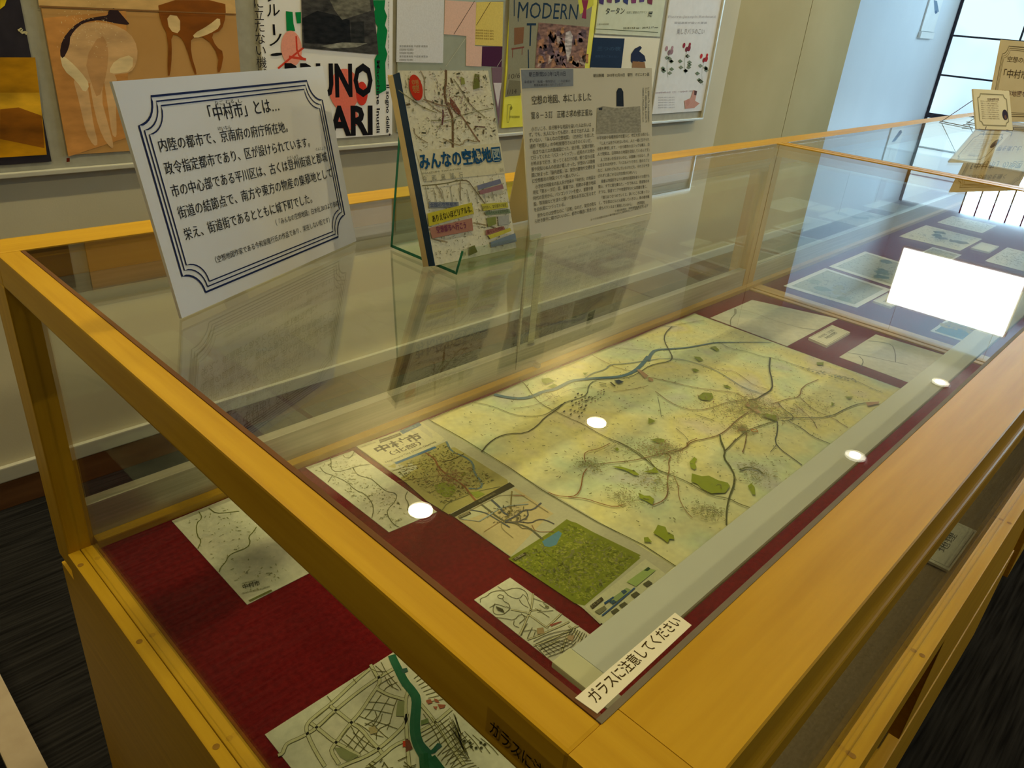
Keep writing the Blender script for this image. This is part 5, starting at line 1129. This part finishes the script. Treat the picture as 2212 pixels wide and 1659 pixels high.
ik.text('BRUNO', *K1([(1590, 540), (2070, 528)]), .104, BK, .035, up=wall.up); ik.text('MUNARI', *K1([(1430, 766), (2070, 742)]), .098, BK, .035, up=wall.up)
vt = wall.rt
ik.text('Macchine Inutili', *K1([(2092, 335), (2092, 738)]), .015, (40, 36, 40), .02, up=(1, 0, 0)); ik.text('Il sogno delle', *K1([(2146, 470), (2146, 738)]), .015, (40, 36, 40), .02, up=(1, 0, 0)); 
ik.text('La collezione di arte e design', *K1([(2156, 10), (2156, 380)]), .005, (90, 90, 90), .0, up=(1, 0, 0))
ik.disc(K1([(2164, 748)])[0], .0035, (60, 50, 60), 10)
ik.build('poster_lettering', o)
ik = Ink(wall, 0.0012)
ik.poly(K1([(1672, -40), (2068, -40), (2102, 303), (1680, 266)]), (72, 70, 68)); ik.poly(K1([(1690, 240), (1680, 100), (1760, 60), (1850, 80), (1940, 110), (1950, 250)]), (34, 33, 33)); ik.poly(K1([(1950, 120), (2020, 118), (2025, 240), (1950, 240)]), (48, 48, 46)); ik.poly(K1([(1930, 0), (1985, 0), (1985, 45), (1940, 45)]), (40, 40, 60)); ik.poly(K1([(1820, -20), (2050, -20), (2060, 60), (1900, 110), (1860, 60)]), (118, 116, 106)); ik.poly(K1([(1780, 255), (1900, 235), (2040, 240), (1980, 262), (1840, 270)]), (150, 150, 142))
ik.build('poster_photo', o, PHOTO)
# d: geometric
o = poster('poster of pale geometric blocks in white, pink, yellow and purple behind the book', X_((860, 60)), X_((1088, 60)), zlow, 0.408, noise_mat('poster_sage', (0.33, 0.36, 0.30), (0.36, 0.39, 0.33), rough=0.7))
ik = Ink(wall, 0.0004)
ik.poly(K2([(200, -30), (462, -30), (455, 350), (195, 345)]), (216, 218, 230)); ik.poly(K2([(465, 0), (640, -20), (632, 255), (672, 258), (668, 370), (582, 366), (584, 200), (460, 190)]), (226, 188, 176)); ik.poly(K2([(640, 10), (790, 10), (785, 258), (632, 250)]), (222, 200, 110)); ik.poly(K2([(672, 258), (785, 258), (780, 372), (670, 366)]), (76, 32, 66)); ik.poly(K2([(725, 375), (785, 372), (765, 700), (730, 450)]), (124, 98, 116)); ik.poly(K2([(735, 460), (780, 460), (760, 600)]), (214, 208, 220))
ik.poly(K2([(462, -20), (800, -30), (800, 4), (640, 12), (464, 0)]), (170, 184, 182))
ik.line(K2([(630, 5), (515, 190)]), .002, (96, 80, 70), 0); ik.line(K2([(718, 12), (640, 140)]), .002, (96, 80, 40), 0); ik.line(K2([(585, 205), (470, 370)]), .0015, (200, 200, 180), 0); ik.line(K2([(780, 330), (755, 370)]), .0015, (200, 200, 190), 0)
for i in range(5): ik.text('東京都美術館 平成館 展覧会', K2([(212, 262 + i * 19)])[0], K2([(290 + 80 * (i % 3 == 0), 262 + i * 19)])[0], .006, (130, 132, 140), .0, up=wall.up, keep=True)
for i in range(4): ik.text('開館時間 休館日 案内', K2([(636, 172 + i * 15)])[0], K2([(735, 176 + i * 15)])[0], .005, (150, 120, 60), .0, up=wall.up, keep=True)
ik.build('poster_printing', o)
# e: modern
o = poster('grey and yellow poster with thin navy capital letters and a painting', X_((1100, 60)), X_((1284, 60)), Z_((1095, 276)), 0.408, noise_mat('poster_yellow', (0.80, 0.76, 0.06), (0.84, 0.80, 0.08), rough=0.6))
ik = Ink(wall, 0.0004)
ik.poly(K2([(825, -30), (1290, -20), (1240, 400), (880, 520), (800, 540), (815, 380), (820, 130), (822, 60)]), (146, 144, 124)); ik.poly(K2([(822, 445), (885, 450), (885, 530), (805, 535)]), (122, 118, 96)); ik.poly(K2([(1205, 0), (1290, -20), (1290, 30), (1215, 80)]), (206, 204, 70))
NVY = (26, 50, 76)
ik.text('MODERN', *K2([(868, 100), (1200, 108)]), .062, NVY, .0, up=wall.up)
ik.line(K2([(850, 0), (850, 90)]), .004, NVY, 0); ik.line(K2([(872, 95), (872, 120)]), .003, NVY, 0)
ik.line(K2([(920, 135), (972, 135)]), .007, NVY, 0); ik.line(K2([(942, 135), (938, 255)]), .007, NVY, 0); ik.line(K2([(928, 275), (930, 380)]), .005, NVY, 0)
ik.text('10/6', *K2([(818, 440), (882, 432)]), .020, (84, 78, 66), .0, up=wall.up); ik.text('1/14', *K2([(812, 525), (862, 520)]), .020, (70, 64, 54), .0, up=wall.up)
ik.poly(K2([(850, 155), (905, 150), (900, 240), (850, 250)]), (132, 92, 62)); ik.line(K2([(835, 272), (905, 262)]), .005, (130, 72, 60)); ik.line(K2([(842, 275), (840, 320)]), .003, (130, 72, 60)); ik.line(K2([(895, 265), (893, 305)]), .003, (130, 72, 60))
ik.poly(K2([(1225, 0), (1262, 0), (1250, 60), (1250, 105), (1225, 100), (1235, 50)]), (140, 40, 76))
ik.text('東京都庭園美術館', *K2([(823, 655), (880, 655)]), .008, (100, 100, 40), .0, up=wall.up); ik.line(K2([(815, 582), (838, 582), (828, 600), (822, 680), (808, 680), (815, 600)]), .002, (150, 150, 60), cyc=True); ik.disc(K2([(833, 600)])[0], .006, (140, 140, 50), 10)
ik.build('poster_lettering', o)
ik = Ink(wall, 0.0012); ik.poly(K2([(985, 125), (1268, 150), (1240, 385), (965, 378)]), (150, 112, 100))
rnd = random.Random(77)
for i in range(60):
    a, b = rnd.uniform(975, 1240), rnd.uniform(150, 350); ik.poly(K2([(a, b), (a + rnd.uniform(8, 30), b + rnd.uniform(-10, 8)), (a + rnd.uniform(10, 34), b + rnd.uniform(20, 60)), (a - 6, b + rnd.uniform(20, 50))]), rnd.choice([(180, 130, 100), (110, 84, 92), (200, 176, 168), (96, 72, 80), (196, 140, 90), (150, 120, 130)]), keep=i > 0)
ik.poly(K2([(1135, 180), (1160, 170), (1175, 200), (1165, 290), (1145, 340), (1130, 250)]), (206, 196, 200))
ik.build('poster_painting', o, PHOTO)
# f, g
px0, px1 = X_((1290, 40)), X_((1433, 30))
o = poster('upper pale green tartan exhibition poster with small coloured figures', px0, px1, Z_((1360, 76)), 0.408, noise_mat('poster_pale_green', (0.62, 0.66, 0.52), (0.66, 0.70, 0.56), rough=0.7))
ik = Ink(wall, 0.0004)
ik.text('タータン', *K2([(1357, 78), (1462, 75)]), .022, (50, 56, 56), .01, up=wall.up); ik.text('展', *K2([(1592, 92), (1618, 90)]), .019, (60, 66, 62), .01, up=wall.up); ik.text('伝統と革新のデザイン', *K2([(1474, 76), (1588, 74)]), .009, (120, 126, 108), .0, up=wall.up); ik.text('2018.12.8 sat - 2019.2.17 sun', *K2([(1455, 162), (1650, 156)]), .008, (70, 72, 56), .01, up=wall.up); ik.text('三鷹市美術館', *K2([(1308, 140), (1376, 138)]), .006, (130, 132, 112), .0, up=wall.up)
ik.line(K2([(1300, 160), (1650, 180)]), .002, (80, 90, 60), 0)
for i, c in enumerate([(70, 50, 110), (120, 70, 100), (60, 60, 110), (50, 60, 120), (130, 60, 110), (90, 70, 130), (120, 50, 70)]): ik.poly(K2([(1320 + i * 45, -10), (1350 + i * 45, -10), (1346 + i * 45, 26 - (i % 3) * 8), (1322 + i * 45, 18 - (i % 2) * 6)]), c)
ik.build('poster_lettering', o)
o = poster('lower cream poster with a navy square and a bent dark figure', px0 - 0.004, X_((1422, 110)), Z_((1275, 180)) - 0.09, Z_((1360, 80)), CREAM)
ik = Ink(wall, 0.0004); ik.poly(K2([(1290, 208), (1464, 214), (1445, 378), (1270, 374)]), (30, 46, 74)); ik.text('三つの夜', *K2([(1310, 280), (1440, 280)]), .014, (60, 86, 112), .0, up=wall.up)
ik.text('展覧会のごあんない', *K2([(1300, 318), (1430, 320)]), .008, (54, 76, 104), .0, up=wall.up)
ik.poly(K2([(1500, 300), (1520, 270), (1550, 255), (1560, 265), (1545, 285), (1575, 310), (1582, 340), (1560, 345), (1540, 340), (1520, 372), (1498, 340)]), (34, 40, 70)); ik.poly(K2([(1508, 340), (1575, 345), (1580, 378), (1505, 376)]), (150, 110, 70)); ik.build('poster_printing', o)
# h: roses
o = poster('white poster with three pressed roses at the right end of the noticeboard', X_((1438, 60)), X_((1553, 40)), Z_((1420, 246)), 0.408, noise_mat('poster_pearl', (0.74, 0.75, 0.80), (0.78, 0.79, 0.84), rough=0.7))
ik = Ink(wall, 0.0004)
ik.text('美しきバラのこい', *K2([(1752, 188), (1905, 188)]), .022, (150, 148, 156), .0, up=wall.up); ik.text('Pierre-Joseph Redouté', *K2([(1705, 100), (1970, 98)]), .012, (190, 190, 204), .0, up=wall.up); ik.text('宮廷画家が描いた薔薇', *K2([(1740, 132), (1920, 132)]), .008, (160, 160, 172), .0, up=wall.up)
for cx, cy, c, s_ in ((1715, 280, (176, 140, 156), 1.0), (1812, 262, (150, 40, 60), 1.0), (1908, 322, (196, 40, 44), 1.0)):
    for k, (dx, dy, r) in enumerate(((-18, -10, .010), (10, 6, .012), (-4, 12, .010), (14, -14, .008))): ik.disc(K2([(cx + dx, cy + dy)])[0], r, tuple(int(v * (1 - .12 * (k % 3))) for v in c), 10)
    ik.line(K2([(cx - 2, cy + 20), (cx - 18, cy + 80), (cx - 10, cy + 150)]), .0016, (110, 126, 100))
    for k in range(9):
        a = rnd.uniform(0, 6.28); lx, ly = cx - 14 + 26 * math.cos(a), cy + 85 + 46 * math.sin(a)
        ik.poly(K2([(lx - 12, ly), (lx, ly - 10), (lx + 14, ly + 2), (lx, ly + 12)]), rnd.choice([(110, 128, 106), (128, 140, 124), (140, 150, 140)]), keep=k > 0)
ik.text('2018年9月15日（土）－12月9日（日）', *K2([(1634, 520), (1840, 510)]), .007, (170, 150, 166), .01, up=wall.up)
for i in range(5): ik.text('開館時間 休館日 入館料 案内', K2([(1650, 545 + i * 14)])[0], K2([(1740, 543 + i * 14)])[0], .005, (176, 176, 190), .0, up=wall.up, keep=True)
ik.poly(K2([(1845, 500), (1866, 505), (1855, 560), (1880, 575), (1850, 600), (1800, 605), (1795, 560), (1830, 545)]), (200, 150, 140)); ik.poly(K2([(1850, 502), (1866, 505), (1862, 530), (1850, 528)]), (90, 60, 60)); ik.disc(K2([(1815, 570)])[0], .014, (196, 140, 130), 14)
ik.build('poster_printing', o)
